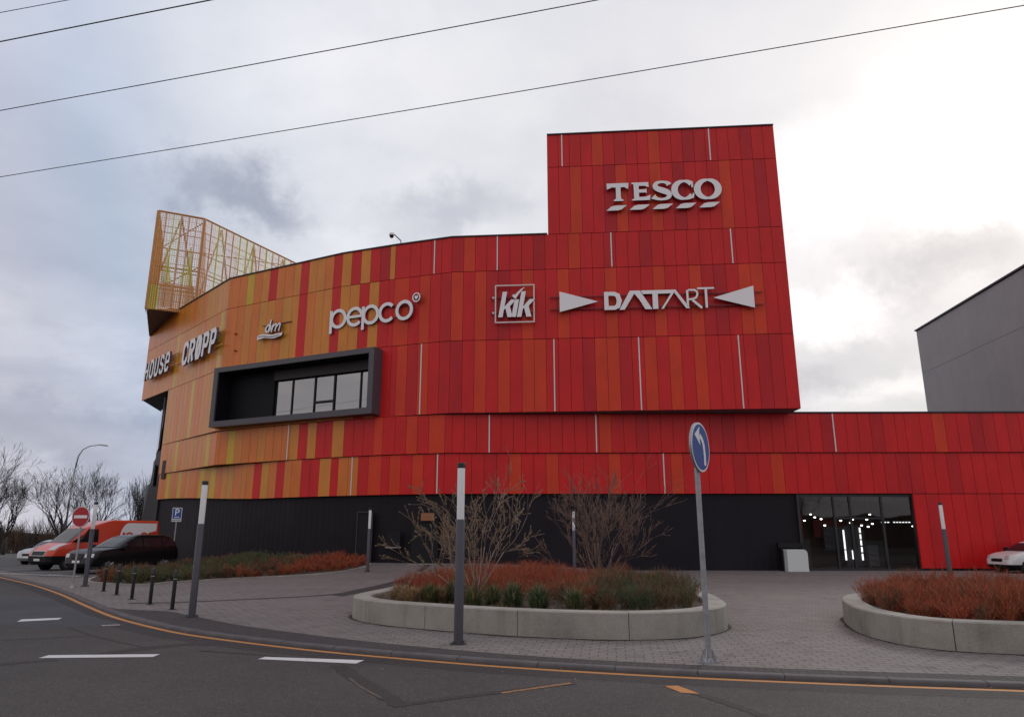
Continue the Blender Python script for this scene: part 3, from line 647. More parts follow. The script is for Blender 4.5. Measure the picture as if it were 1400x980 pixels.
# lattice screen on the roof corner
PP, QQ, RR_ = Vector((-26.2, 49.0)), Vector((-23.4, 50.4)), Vector((-19.1, 59.6)); SSc = Vector((-28.9, 55.2)); TT = Vector((-24.5, 64.0))
ZT = 25.1
m = MB(); m.tube((*PP, 17.5), (*PP, ZT), .14, n=6); ls = bpart(m, 'lattice_screen', STEEL_O)
for pp_ in (QQ, RR_, SSc): m = MB(); m.tube((*pp_, 17.8), (*pp_, ZT), .12, n=6); bpart(m, 'corner_post', STEEL_O, ls)
def sheet(a, b, z0, z1, key, tri=None, off=0.0):
    """perforated sheet between plan points a, b; tri = taper to a point at the top (fraction along)"""
    m = MB(); d = (b-a).normalized(); q = Vector((-d.y, d.x))*off; L = (b-a).length
    z0b = z0
    if tri is None: vs = [(*(a+q), z0), (*(b+q), z0), (*(b+q), z1), (*(a+q), z1)]; uv = [(0, z0), (L, z0), (L, z1), (0, z1)]
    else:
        c0 = a+(b-a)*(tri-.04); c1 = a+(b-a)*(tri+.04)
        vs = [(*(a+q), z0), (*(b+q), z0), (*(c1+q), z1), (*(c0+q), z1)]; uv = [(0, z0), (L, z0), (L*(tri+.04), z1), (L*(tri-.04), z1)]
    m.add(vs, [(0, 1, 2, 3)]); Pt(m); me = bpy.data.meshes.new('perforated_sheet'); me.from_pydata(m.v, [], m.f)
    l = me.uv_layers.new(name='UVMap')
    for i in range(4): l.data[i].uv = uv[i]
    me.materials.append(PERF[key]); ob = bpy.data.objects.new('perforated_sheet', me); C.objects.link(ob); ob.parent = ls
    so_ = ob.modifiers.new('thickness', 'SOLIDIFY'); so_.thickness = .006
def wall_lattice(A, B, nx, hz, cols, wedge):
    d = (B-A); L = d.length; m = MB(); mats_ = [STEEL_O, STEEL_Y, STEEL_B]
    for i in range(nx+1):
        p = A+d*(i/nx); m.tube((*p, 17.8), (*p, ZT), .04 if i % 3 else .08, n=4, mi=(i % 4 == 2)*1)
    z = 18.3; j = 0
    while z < ZT:
        m.tube((*A, z), (*B, z), .03, n=4, mi=2 if j % 2 else 0); z += hz*(1 if j % 3 else .8); j += 1
    m.tube((*A, ZT), (*B, ZT), .09, n=4, mi=0); m.tube((*A, 20.8), (*B, 20.8), .06, n=4, mi=2)
    nd = max(1, int(L/3.0))
    for i in range(nd):
        a = A+d*(i/nd); b = A+d*((i+.5)/nd); c = A+d*((i+1)/nd); zt = ZT-.2
        m.tube((*a, 18), (*b, zt), .07, n=4, mi=1 if i % 2 else 0); m.tube((*b, zt), (*c, 18), .07, n=4, mi=0 if i % 2 else 2)
    bpart(m, 'lattice_bars', mats_, ls)
    for i in range(len(cols)):
        a = A+d*(i/len(cols)); b = A+d*((i+1)/len(cols)); sheet(a, b, 17.8, ZT-.1, cols[i], off=-.10)
    for f0, f1, t, z1, key in wedge: sheet(A+d*f0, A+d*f1, 17.6, z1, key, t, off=-.14)
wall_lattice(PP, QQ, 6, .62, 'pcpp', [(0, .40, .03, 24.9, 'o'), (.18, .55, .25, 22.2, 'y'), (.45, .95, .66, 22.6, 'y')])
wall_lattice(QQ, RR_, 14, .62, 'pcpccpcpcp', [(.0, .08, .03, 24.8, 'o'), (.30, .36, .33, 24.8, 's'), (.44, .54, .49, 25.0, 'y'), (.64, .72, .68, 24.6, 's')])
wall_lattice(SSc, PP, 7, .8, 'pcpcp', [(.75, 1.0, .96, 24.9, 'o')])
sheet(PP, PP+(QQ-PP)*.95, 17.45, 19.6, 'o', off=-.18)
sheet(PP, PP+(QQ-PP)*.22, 17.46, 19.3, 'y', off=-.20)
m = MB() # braces inside the box
for z in (18.4, 21.2, 24.8):
    m.tube((*SSc, z), (*QQ, z), .06, n=4); m.tube((*SSc, z), (*RR_, z), .05, n=4)
bpart(m, 'lattice_bars', STEEL_B, ls)
# dark wedge under the screen
m = MB(); m.add([(*PP, 17.42), (-24.35, 50.0, 17.78), (-28.55, 54.25, 17.72), (-28.55, 54.2, 16.0), (*PP, 17.40), (-27.5, 55.5, 17.8)], [(0, 1, 2), (0, 3, 2), (0, 3, 1), (3, 2, 1), (2, 5, 1)])
m.v = []; m.f = []; m.m = []
m.add([(*PP, 17.44), (-24.3, 49.95, 17.83), (-28.52, 54.25, 16.9), (-28.9, 55.2, 17.83)], [(0, 1, 2), (0, 2, 3), (0, 3, 1), (1, 3, 2)])
bpart(m, 'screen_underside', SOFFIT, ls)

# ------------------------------------------------------------------ SIGNS
def ribbon(m, pts, w, d0, d1, closed=False, caps=True):
    """pts (u, v) or (u, v, width); front face lies at y=-d1, back at -d0"""
    n = len(pts); L = []; Rr = []
    for i in range(n):
        p = pts[i]; a = pts[(i-1) % n] if (closed or i) else p; b = pts[(i+1) % n] if (closed or i < n-1) else p
        ww = (p[2] if len(p) > 2 else w)/2
        d1_ = Vector((p[0]-a[0], p[1]-a[1])); d2_ = Vector((b[0]-p[0], b[1]-p[1]))
        if d1_.length < 1e-9: d1_ = d2_
        if d2_.length < 1e-9: d2_ = d1_
        d1_.normalize(); d2_.normalize(); t = (d1_+d2_)
        t = t.normalized() if t.length > 1e-6 else d1_
        nn = Vector((-t.y, t.x)); k = max(.45, nn.dot(Vector((-d1_.y, d1_.x)))); nn = nn*ww/k
        L.append((p[0]+nn.x, p[1]+nn.y)); Rr.append((p[0]-nn.x, p[1]-nn.y))
    N_ = n if closed else n-1
    vs = []
    for (a, b) in zip(L, Rr): vs += [(a[0], -d1, a[1]), (b[0], -d1, b[1]), (a[0], -d0, a[1]), (b[0], -d0, b[1])]
    ff = []; sf = []
    for i in range(N_):
        j = (i+1) % n; ff.append((4*i, 4*i+1, 4*j+1, 4*j)); sf += [(4*i, 4*j, 4*j+2, 4*i+2), (4*i+1, 4*i+3, 4*j+3, 4*j+1), (4*i+2, 4*j+2, 4*j+3, 4*i+3)]
    if not closed: sf += [(0, 2, 3, 1), (4*(n-1), 4*(n-1)+1, 4*(n-1)+3, 4*(n-1)+2)]
    o = m.add(vs, ff, 0); 
    for f in sf: m.f.append(tuple(o+i for i in f)); m.m.append(1)
def poly(m, pts, d0, d1):
    n = len(pts); o = m.add([(u, -d1, v) for u, v in pts]+[(u, -d0, v) for u, v in pts], [tuple(range(n))], 0)
    m.f.append(tuple(o+n+i for i in range(n-1, -1, -1))); m.m.append(1)
    for i in range(n):
        j = (i+1) % n; m.f.append((o+i, o+n+i, o+n+j, o+j)); m.m.append(1)
def arc(cx, cy, rx, ry, a0, a1, n=20, w=None):
    out = []
    for i in range(n+1):
        a = R(a0+(a1-a0)*i/n); p = (cx+rx*cos(a), cy+ry*sin(a))
        out.append(p+((w(a),) if w else ()))
    return out
SM = [WHITE, WEDGE]
def sign(name, label, A, B, u0, z0, standoff, group=None):
    A = Vector(A); B = Vector(B); d = (B-A).normalized(); nn = Vector((d.y, -d.x)); p = A+d*u0+nn*standoff
    return thing(name, label, 'shop sign', (p.x, p.y, z0), atan2(d.y, d.x), group)
D0, D1 = 0.0, .12
def letter(m, par, name='letter', mats=None): return m.build(name, mats or SM, par)
A1, B1 = (-3.3, 36.95), (14.5, 35.5)
# --- TESCO
sg = sign('shop_sign', 'big white serif TESCO letters over five slanted bars high on the red tower', A1, B1, 8.5, 18.87, .14)
m = MB(); b = .55; h = 1.07   # T
poly(m, [(.42, b), (.95, b), (.95, b+.07), (.84, b+.13), (.81, b+.25), (.81, b+h-.26), (1.0, b+h-.24), (1.14, b+h-.33), (1.22, b+h-.36), (1.25, b+h-.0), (.06, b+h-.0), (.06, b+h-.36), (.14, b+h-.33), (.34, b+h-.24), (.55, b+h-.26), (.55, b+.25), (.53, b+.13), (.42, b+.07)][::1], D0, D1); letter(m, sg)
m = MB()
poly(m, [(1.41, b), (2.38, b), (2.42, b+.32), (2.28, b+.25), (2.10, b+.20), (1.80, b+.20), (1.80, b+.46), (2.16, b+.46), (2.22, b+.40), (2.22, b+.72), (2.16, b+.65), (1.80, b+.65), (1.80, b+h-.21), (2.10, b+h-.21), (2.24, b+h-.27), (2.34, b+h-.30), (2.33, b+h), (1.41, b+h), (1.41, b+h-.06), (1.52, b+h-.12), (1.53, b+.12), (1.41, b+.06)], D0, D1); letter(m, sg)
m = MB()  # S
sp = [(3.44, b+.86, .30), (3.38, b+.955, .24), (3.22, b+1.03, .15), (3.0, b+1.05, .15), (2.80, b+1.0, .19), (2.70, b+.87, .26), (2.72, b+.73, .30), (2.88, b+.62, .32), (3.10, b+.53, .34), (3.32, b+.43, .32), (3.43, b+.29, .28), (3.38, b+.13, .22), (3.20, b+.04, .16), (2.95, b+.02, .14), (2.76, b+.07, .18), (2.62, b+.15, .26), (2.56, b+.20, .36)]
ribbon(m, catmull(sp, 3), .2, D0, D1); letter(m, sg)
m = MB()
ribbon(m, arc(4.24, b+.53, .52, .52, 40, 322, 34, w=lambda a: .13+.22*abs(cos(a))), .2, D0, D1); ribbon(m, [(4.68, b+.66), (4.68, b+1.02)], .10, D0, D1-.004); ribbon(m, [(4.68, b+.02), (4.74, b+.32)], .09, D0, D1-.004); letter(m, sg)
m = MB()
ribbon(m, arc(5.50, b+.53, .56, .54, 0, 352, 44, w=lambda a: .12+.24*abs(cos(a))), .2, D0, D1, closed=True); letter(m, sg)
for i in range(5):
    x = .0+1.245*i; m = MB(); poly(m, [(x, 0), (x+.62, 0), (x+.82, .05), (x+1.12, .29), (x+.50, .29), (x+.28, .24)], D0, D1); letter(m, sg, 'stripe')
# --- kik
sg = sign('shop_sign', 'white square frame with slanted kik letters and a tick', A1, B1, 2.45, 12.66, .20)
m = MB(); W_ = 2.06
for a in ([(0, .0), (W_, 0)], [(0, 2.06), (W_, 2.06)]): ribbon(m, [(a[0][0]-.035, a[0][1]), (a[1][0]+.035, a[1][1])], .07, D0, .08)
for u in (0, W_): ribbon(m, [(u, .036), (u, 2.024)], .07, D0, .08)
PINK = mat('sign_pale', (.75, .62, .60), .45)
m.build('square_frame', [PINK, WEDGE], sg)
def slx(p, q=.20, x0=0): return [(x0+u+q*v, v+.27) for u, v in p]
for x0 in (.15, 1.15):
    m = MB(); poly(m, slx([(0, 0), (.235, 0), (.235, .42), (.30, .50), (.50, 0), (.77, 0), (.52, .60), (.80, .98), (.52, .98), (.235, .58), (.235, 1.42), (0, 1.42)], .17, x0), D0, D1); letter(m, sg)
m = MB(); poly(m, slx([(0, 0), (.235, 0), (.235, .98), (0, .98)], .17, .86), D0, D1); letter(m, sg)
m = MB(); ribbon(m, [(.93, 1.50, .13), (1.06, 1.38, .16), (1.18, 1.56, .13), (1.40, 1.80, .08), (1.56, 1.90, .03)], .1, D0, D1); letter(m, sg, 'tick_mark')
m = MB()
for v in (.55, 1.40): m.box(-.28, W_+.05, .02, .10, v-.025, v+.025)
m.build('rail', RAIL, sg)
m = MB()
for v in (.55, 1.40): m.box(-.18, -.06, -.03, .02, v-.05, v+.05)
m.build('bracket', PINK, sg)
# --- DATART
sg = sign('shop_sign', 'wide white DATART lettering between two triangles pointing inwards on red panels', A1, B1, 5.85, 13.12, .20)
m = MB(); poly(m, [(.02, .02), (2.05, .55), (.02, 1.16)], D0, D1); letter(m, sg, 'triangle')
m = MB(); poly(m, [(8.02, .60), (10.10, -.0), (10.10, 1.20)], D0, D1); letter(m, sg, 'triangle')
def P2_(x, y): return (x, .06+y)
H = 1.02
m = MB(); ribbon(m, [(2.48, .07), (2.48, 1.07)], .22, D0, D1); ribbon(m, [(2.592, .96, .22), (2.9, .955, .22), (3.08, .86, .24), (3.16, .57, .26), (3.08, .27, .24), (2.9, .18, .22), (2.592, .18, .22)], .22, D0, D1-.004); letter(m, sg)
m = MB(); poly(m, [(3.15, .06), (3.42, .06), (3.95, .94), (4.20, .60), (4.50, .06), (4.86, .06), (4.24, 1.10), (3.72, 1.10)], D0, D1); letter(m, sg)
m = MB(); poly(m, [(4.40, .90), (5.90, .90), (5.99, 1.10), (4.28, 1.10)], D0, D1-.004); ribbon(m, [(5.03, .06), (5.03, .898)], .28, D0, D1); letter(m, sg)
m = MB(); poly(m, [(5.32, .06), (5.44, .06), (6.02, .95), (6.60, .06), (6.80, .06), (6.10, 1.10), (5.98, 1.10)], D0, D1); letter(m, sg)
m = MB(); ribbon(m, [(6.70, .16), (6.70, 1.06)], .11, D0, D1); ribbon(m, [(6.756, 1.06), (7.08, 1.05), (7.20, .96), (7.22, .80), (7.14, .63), (6.98, .56), (6.756, .54)], .10, D0, D1-.004); ribbon(m, [(6.95, .50), (7.42, .06)], .13, D0, D1-.008); letter(m, sg)
m = MB(); ribbon(m, [(7.22, 1.13), (8.10, 1.13)], .10, D0, D1); ribbon(m, [(7.66, .06), (7.66, 1.078)], .12, D0, D1-.004); letter(m, sg)
m = MB()
for v in (.22, .90): m.box(-.5, 10.6, .04, .10, v-.025, v+.025)
m.build('rail', RAIL, sg)
# --- pepco
A2, B2 = (-13.2, 41.0), (-3.3, 36.95)
sg = sign('shop_sign', 'round white lowercase pepco letters with a small heart ring', A2, B2, 3.15, 12.85, .30)
w_ = .19; r_ = .46; cyy = .86
def ring(m, cx, a0=0, a1=350, closed=True): ribbon(m, arc(cx, cyy, r_, r_+.03, a0, a1, 30), w_, D0, D1, closed)
for x in (.56, 2.72):
    m = MB(); ring(m, x); ribbon(m, [(x-.50, .02), (x-.50, 1.38)], .18, D0, D1+.004); letter(m, sg)
m = MB(); ribbon(m, arc(1.66, cyy, r_, r_+.03, 8, 320, 28), w_, D0, D1); ribbon(m, [(1.24, .86), (2.12, .86)], .15, D0, D1+.004); letter(m, sg)
m = MB(); ribbon(m, arc(3.78, cyy, r_, r_+.03, 42, 318, 26), w_, D0, D1); letter(m, sg)
m = MB(); ring(m, 4.88); letter(m, sg)
m = MB(); ribbon(m, arc(5.62, 1.50, .22, .24, 0, 345, 22), .07, D0, D1, True); letter(m, sg, 'heart_ring')
m = MB(); poly(m, [(5.62, 1.36), (5.74, 1.50), (5.73, 1.59), (5.67, 1.61), (5.62, 1.56), (5.57, 1.61), (5.51, 1.59), (5.50, 1.50)], D0, D1); letter(m, sg, 'heart')
m = MB()
for v in (.55, 1.15): m.box(.1, 5.3, .04, .10, v-.02, v+.02)
m.build('rail', RAIL, sg)
# --- dm
A3, B3 = (-18.1, 43.5), (-7.0, 38.2)
sg = sign('shop_sign', 'small white slanted dm letters above a double wave on orange panels', A3, B3, 3.1, 13.2, .25)
def sc_(p, q=.28): return [(x+q*y,)+(y,)+tuple(r) for x, y, *r in p]
m = MB(); ribbon(m, [(x+.26*(y), y+.0) for x, y in arc(.70, .60, .19, .21, 0, 340, 18)], .11, D0, D1, True); ribbon(m, sc_([(.78, .34), (.76, .75), (.74, 1.12)]), .10, D0, D1+.004); letter(m, sg)
m = MB(); ribbon(m, sc_([(1.02, .34), (1.00, .82)]), .10, D0, D1)
ribbon(m, sc_([(1.03, .62), (1.12, .78), (1.22, .82), (1.29, .74), (1.30, .34)]), .09, D0, D1+.003); ribbon(m, sc_([(1.33, .62), (1.42, .78), (1.52, .82), (1.59, .74), (1.60, .34)]), .09, D0, D1+.006); letter(m, sg)
m = MB(); poly(m, [(.02, -.04), (.30, .00), (.60, .05), (.95, -.02), (1.35, -.08), (1.95, .04), (2.04, .22), (1.6, .20), (1.2, .17), (.8, .24), (.4, .30), (.05, .22)], D0, D1); letter(m, sg, 'wave')
m = MB(); ribbon(m, catmull([(.10, .14, .03), (.45, .16, .05), (.85, .09, .05), (1.3, .04, .05), (1.8, .10, .03)], 4), .05, D1+.001, D1+.012); m.build('wave_line', [WEDGE, WEDGE], sg)
m = MB(); m.box(.2, 2.5, .04, .10, .86, .90); m.build('rail', RAIL, sg)
for k_, (A_, B_, pts_) in enumerate([(A3, B3, [(1.0, 13.9), (1.1, 12.8), (6.6, 13.9), (6.7, 12.9)])]):
    for u, z in pts_:
        dv = (Vector(B_)-Vector(A_)).normalized(); p = Vector(A_)+dv*u; nn = Vector((dv.y, -dv.x))
        m = MB(); m.tube((p.x-nn.x*.3, p.y-nn.y*.3, z), (p.x+nn.x*.14, p.y+nn.y*.14, z), .06, n=8); bpart(m, 'sign_bolt', RAIL)
# --- CROPP
A4, B4 = (-28.5, 54.3), (-18.1, 43.5)
def stroke_letters(sg, x, glyphs, H, w, wid, sl=0, gap=.22):
    for g in glyphs:
        m = MB(); k = 0
        for st in g:
            closed = st[0] == 'c'; pts = st[1:] if closed else st
            pts = [(x+p[0]*wid+sl*p[1]*H, p[1]*H) for p in pts]
            ribbon(m, pts, w, D0, .16+.004*k, closed); k += 1
        letter(m, sg); x += wid+gap+w
    return x
def rr(): return ['c', (.0, .2), (.0, .8), (.2, 1), (.8, 1), (1, .8), (1, .2), (.8, 0), (.2, 0)]
gC = [[(1, .72), (1, .85), (.8, 1), (.2, 1), (0, .8), (0, .2), (.2, 0), (.8, 0), (1, .15), (1, .28)]]
gR = [[(0, -.08), (0, 1), (.8, 1), (1, .85), (1, .62), (.8, .48), (.1, .48)], [(.45, .46), (1, -.08)]]
gO = [rr()]
gP = [[(0, -.08), (0, 1), (.8, 1), (1, .85), (1, .58), (.8, .42), (.1, .42)]]
sg = sign('shop_sign', 'heavy white CROPP capitals with one slashed O on tan panels', A4, B4, 8.95, 13.05, .25)
stroke_letters(sg, .15, [gC, gR, gO+[[(.3, .05), (.75, .95)]], gP, gP], 1.32, .30, .66, .10, .20)
m = MB(); m.box(-.6, 6.3, .03, .10, .25, .30); m.box(-.6, 6.3, .03, .10, 1.1, 1.15); m.build('rail', MAT['panel_l'], sg)
gH = [[(0, -.05), (0, 1.05)], [(1, -.05), (1, 1.05)], [(.05, .5), (.95, .5)]]
gU = [[(0, 1.08), (0, .2), (.2, 0), (.8, 0), (1, .2), (1, 1.08)]]
gS = [[(1, .74), (.9, .93), (.7, 1), (.25, 1), (.02, .86), (.05, .62), (.3, .54), (.7, .48), (.95, .38), (.98, .14), (.75, 0), (.3, 0), (.08, .08), (0, .26)]]
gE = [[(.06, .50), (1, .50), (1, .80), (.8, 1), (.2, 1), (0, .8), (0, .2), (.2, 0), (.8, 0), (1, .18)]]
sg = sign('shop_sign', 'rounded white HOUSE letters nearest the left end of the building', A4, B4, 1.2, 13.15, .25)
stroke_letters(sg, .15, [gH, gO, gU, gS, gE], 1.2, .24, .62, .10, .22)
m = MB(); m.box(-.2, 6.6, .03, .10, .25, .30); m.box(-.2, 6.6, .03, .10, 1.0, 1.05); m.build('rail', MAT['panel_l'], sg)

# CCTV camera on the parapet
t = thing('security_camera', 'dome security camera on a bent arm above the roof edge', 'camera', (-6.35, 38.15, 17.82))
m = MB(); m.path([(0, 0, 0), (0, 0, .22), (-.42, -.2, .58)], .032, 6); m.build('arm', CAPM, t)
m = MB(); m.lathe([(.03, .1), (.13, .08), (.15, -.04), (.13, -.06)], (-.50, -.24, .50), 14); m.build('housing', WHITE, t, smooth=True, angle=40)
m = MB(); m.lathe([(.125, -.06), (.12, -.12), (.08, -.19), (.01, -.22)], (-.50, -.24, .50), 14); m.build('dome', BLACK, t, smooth=True)

# grey block behind the right wing
t = thing('grey_building', 'tall grey panelled building rising behind the low red wing', 'building', (35, 60, 0))
gm = mat('grey_cladding', (.135, .135, .14), .55, noise_amt=.08, nscale=.5); 
gA, gB = Vector((35.2, 60)), Vector((33.9, 44)); 
def gface(pA, pB, z0, z1, w=1.2):
    m = MB(); d = (pB-pA); L = d.length; d.normalize(); k = round(L/w); nn = Vector((d.y, -d.x))
    for i in range(k):
        a = pA+d*(i*L/k+.004); b = pA+d*((i+1)*L/k-.004); q = nn*-.06
        vs = [(*(a-Vector((35, 60))), z0), (*(b-Vector((35, 60))), z0), (*(b+q-Vector((35, 60))), z0), (*(a+q-Vector((35, 60))), z0)]
        m.hexa(vs, [(x, y, z1) for x, y, _ in vs])
    return m
def outv(p, q): return p
pl = [(35.3, 60), (34.0, 43.6), (70, 43.0), (70, 62)]
m = MB(); m.prism([(x-35, y-60) for x, y in pl], 0, 19.0); m.build('wall', gm, t)
gm2 = mat('grey_cladding_panel', (.25, .25, .255), .5, noise_amt=.08, nscale=.5)
for z0, z1 in ((.3, 7.4), (7.42, 15.2), (15.22, 18.95)):
    m = gface(Vector((35.2, 60)), Vector((33.9, 43.6)), z0, z1); m.build('panel_band', gm2, t)
m = MB(); m.prism([(x-35, y-60) for x, y in [(35.1, 60.1), (33.75, 43.4), (70.1, 42.8), (70.1, 62.1)]], 19.0, 19.12); m.build('parapet_capping', ANTH, t)

# ------------------------------------------------------------------ PLANTERS
def planter(name, label, pts, h, joints):
    out = catmull(pts, 6, True); inn = offset(out, .36, True); ch = offset(out, .02, True); ci = offset(out, .34, True)
    t = thing(name, label, 'planter', (pts[0][0], pts[0][1], 0)); ox, oy = pts[0]
    # walk round and split into segments, each a mesh of its own
    n = len(out)
    k = len(joints)
    for q in range(k):
        i0, i1 = joints[q], joints[(q+1) % k]
        if i1 <= i0: i1 += n
        m = MB(); prof = []
        idx = list(range(i0, i1+1))
        def ptt(loop, i, fr): 
            a = loop[i % n]; return (a[0]-ox, a[1]-oy)
        rows = []
        for j, i in enumerate(idx):
            a = [ptt(l, i, 0) for l in (out, out, ch, ci, inn, inn)]
            if j == 0 or j == len(idx)-1:   # keep an open joint of a centimetre
                jn = idx[1] if j == 0 else idx[-2]; b = [ptt(l, jn, 0) for l in (out, out, ch, ci, inn, inn)]
                dd = hypot(a[0][0]-b[0][0], a[0][1]-b[0][1]) or 1; f = .006/dd
                a = [(p[0]+(s[0]-p[0])*f, p[1]+(s[1]-p[1])*f) for p, s in zip(a, b)]
            zz = (-.12, h-.02, h, h, h-.02, .05); rows.append([(x, y, z) for (x, y), z in zip(a, zz)])
        vs = [v for r in rows for v in r]; L = len(rows)
        fs = [(i*6+j, (i+1)*6+j, (i+1)*6+(j+1) % 6, i*6+(j+1) % 6) for i in range(L-1) for j in range(6)]
        fs += [tuple(range(6))[::-1], tuple((L-1)*6+j for j in range(6))]
        m.add(vs, fs); m.build('concrete_segment', CONC, t, smooth=True, angle=30)
    m = MB(); inn2 = offset(out, .355, True); m.add([(x-ox, y-oy, h-.07) for x, y in inn2], [tuple(range(n))]); m.build('soil', SOIL, t)
    return t, out
PLA = [(-3.35, 16.1), (-3.02, 15.0), (-2.41, 14.28), (-1.57, 13.66), (-.87, 13.22), (.09, 12.72), (1.17, 12.36), (2.03, 12.27), (2.93, 12.55), (3.62, 13.2), (4.02, 14.2), (4.3, 16.3), (4.45, 19.3), (3.7, 22.5), (1.5, 24.2), (-.8, 23.7), (-2.2, 22), (-2.75, 20.4), (-3.05, 18.2)]
pa_, oa = planter('planter', 'oval raised concrete planter in front of the building with two bare shrubs', PLA, .42, [8, 18, 30, 41, 55, 62, 75, 85, 95, 105])
PLB = [(6.75, 15.4), (6.22, 14), (5.95, 12.9), (5.97, 11.9), (6.25, 11.25), (6.95, 10.85), (8.2, 10.6), (10.2, 11.0), (12.0, 12.6), (12.4, 15), (11.2, 17), (9.2, 17.3), (7.6, 16.5)]
pb_, ob_ = planter('planter', 'concrete planter at the right edge filled only with red twigged shrubs', PLB, .42, [2, 12, 26, 38, 50, 64])

# ------------------------------------------------------------------ PLANTS
def inside(p, pl):
    x, y = p; c = False; j = len(pl)-1
    for i in range(len(pl)):
        if (pl[i][1] > y) != (pl[j][1] > y) and x < (pl[j][0]-pl[i][0])*(y-pl[i][1])/(pl[j][1]-pl[i][1])+pl[i][0]: c = not c
        j = i
    return c
def twig_mass(name, label, cat, region, dens, h, mats, z0, lean=.3, width=.008, branch=3, hfun=None, weights=None, edge=.12):
    xs = [p[0] for p in region]; ys = [p[1] for p in region]; m = MB(); A_ = (max(xs)-min(xs))*(max(ys)-min(ys)); rng = random.Random(len(label))
    for _ in range(int(A_*dens)):
        p = (rng.uniform(min(xs), max(xs)), rng.uniform(min(ys), max(ys)))
        if not inside(p, region): continue
        cl = noise.noise(Vector((p[0]*1.3, p[1]*1.3, 3.1)))
        hh = h*(1+.35*cl)*rng.uniform(.6, 1.12)*(hfun(*p) if hfun else 1)
        z = z0(*p) if callable(z0) else z0
        base = Vector((p[0], p[1], z)); a = rng.uniform(0, 2*pi); ln = lean*rng.uniform(.1, 1)
        mi = rng.choices(range(len(mats)), weights(*p) if callable(weights) else (weights or [1]*len(mats)))[0]
        dirv = Vector((cos(a)*ln, sin(a)*ln, 1)).normalized()
        def blade(b, d, L, w):
            s = d.orthogonal().normalized(); s = Matrix.Rotation(rng.uniform(0, pi), 3, d) @ s
            mid = b+d*L*.5+s*rng.uniform(-.03, .03); tip = b+d*L+Vector((0, 0, .02))+s*rng.uniform(-.05, .05)
            m.add([b-s*w, b+s*w, mid+s*w*.7, mid-s*w*.7, tip], [(0, 1, 2, 3), (3, 2, 4)], mi)
        blade(base, dirv, hh, width)
        for k in range(branch):
            f = rng.uniform(.3, .85); b2 = base+dirv*hh*f; a2 = rng.uniform(0, 2*pi); d2 = (dirv+Vector((cos(a2), sin(a2), .2))*.55).normalized()
            blade(b2, d2, hh*rng.uniform(.25, .5), width*.6)
    return m.build(name, mats, label=label, category=cat, kind='stuff')
inA = offset(oa, .42, True)
def shrub_mass(name, label, cat, region, spacing, h, mats, z0, weights=None, twigs=46, width=.005, seed=1):
    """low shrubs planted close together: every plant sends out a dome of forked twigs"""
    xs = [p[0] for p in region]; ys = [p[1] for p in region]; m = MB(); rng = random.Random(seed)
    def tw(b, d, L, w, mi):
        s = (Matrix.Rotation(rng.uniform(0, pi), 3, d) @ d.orthogonal().normalized())
        mid = b+d*L*.5+s*rng.uniform(-.02, .02)*L*3; tip = b+d*L+Vector((0, 0, .03*L))
        m.add([b-s*w, b+s*w, mid+s*w*.75, mid-s*w*.75, tip], [(0, 1, 2, 3), (3, 2, 4)], mi)
    nx = int((max(xs)-min(xs))/spacing)+1; ny = int((max(ys)-min(ys))/spacing)+1
    for ix in range(nx):
        for iy in range(ny):
            cx_ = min(xs)+(ix+rng.uniform(.1, .9))*spacing; cy_ = min(ys)+(iy+rng.uniform(.1, .9))*spacing
            if not inside((cx_, cy_), region) or rng.random() < .06: continue
            z = z0(cx_, cy_) if callable(z0) else z0; hh = h*rng.uniform(.58, 1.18)*(1+.45*noise.noise(Vector((cx_*.7, cy_*.7, 1))))
            wt_ = weights(cx_, cy_) if callable(weights) else (weights or [1]*len(mats)); main = rng.choices(range(len(mats)), wt_)[0]
            for k in range(twigs):
                a = rng.uniform(0, 2*pi); ln = rng.uniform(0, 1)**.7*.95; d = Vector((cos(a)*ln, sin(a)*ln, 1)).normalized()
                L = hh*rng.uniform(.75, 1.08)*(1-.12*ln); mi = main if rng.random() < .6 else rng.choices(range(len(mats)), wt_)[0]
                b = Vector((cx_+rng.uniform(-.07, .07), cy_+rng.uniform(-.07, .07), z)); tw(b, d, L, width, mi)
                for j in range(5):
                    f = rng.uniform(.35, .92); a2 = rng.uniform(0, 2*pi); d2 = (d+Vector((cos(a2), sin(a2), rng.uniform(-.1, .6)))*.75).normalized()
                    tw(b+d*L*f, d2, L*rng.uniform(.14, .34), width*.75, mi)
    return m.build(name, mats, label=label, category=cat, kind='stuff')
regR = [(-2.55, 17.2), (-1.9, 15.9), (-.6, 15.5), (.6, 15.2), (1.4, 14.9), (2.2, 17), (2.3, 21), (1.0, 23.4), (-.8, 23.1), (-1.9, 21.5), (-2.3, 19.5)]
shrub_mass('dogwood_shrubs', 'red orange twigged shrubs massed in the back left of the oval planter', 'shrubs', regR, .33, .52, [TW_R, TW_O, TW_B], .34, weights=[5, 3, 1], seed=2)
regO = [(.7, 14.9), (1.0, 14.0), (1.6, 13.35), (2.4, 13.0), (3.1, 13.5), (3.5, 14.3), (3.8, 16.3), (3.95, 19.3), (3.2, 22.1), (2.2, 21), (2.0, 17.5)]
shrub_mass('olive_shrubs', 'brown and olive twiggy shrubs filling the right half of the oval planter', 'shrubs', regO, .32, .50, [TW_B, TW_G, TW_O, GR_D], .34, weights=lambda x, y: [5, 4, 3, 1] if y > 17 or x < 1.6 else [5, 6, 1, 3], seed=3)
inB = [p for p in offset(ob_, .46, True)]
shrub_mass('dogwood_shrubs', 'dense rusty red shrubs filling the right edge planter', 'shrubs', inB, .27, .50, [TW_R, TW_O, TW_B], .34, weights=[4, 4, 2], seed=4)
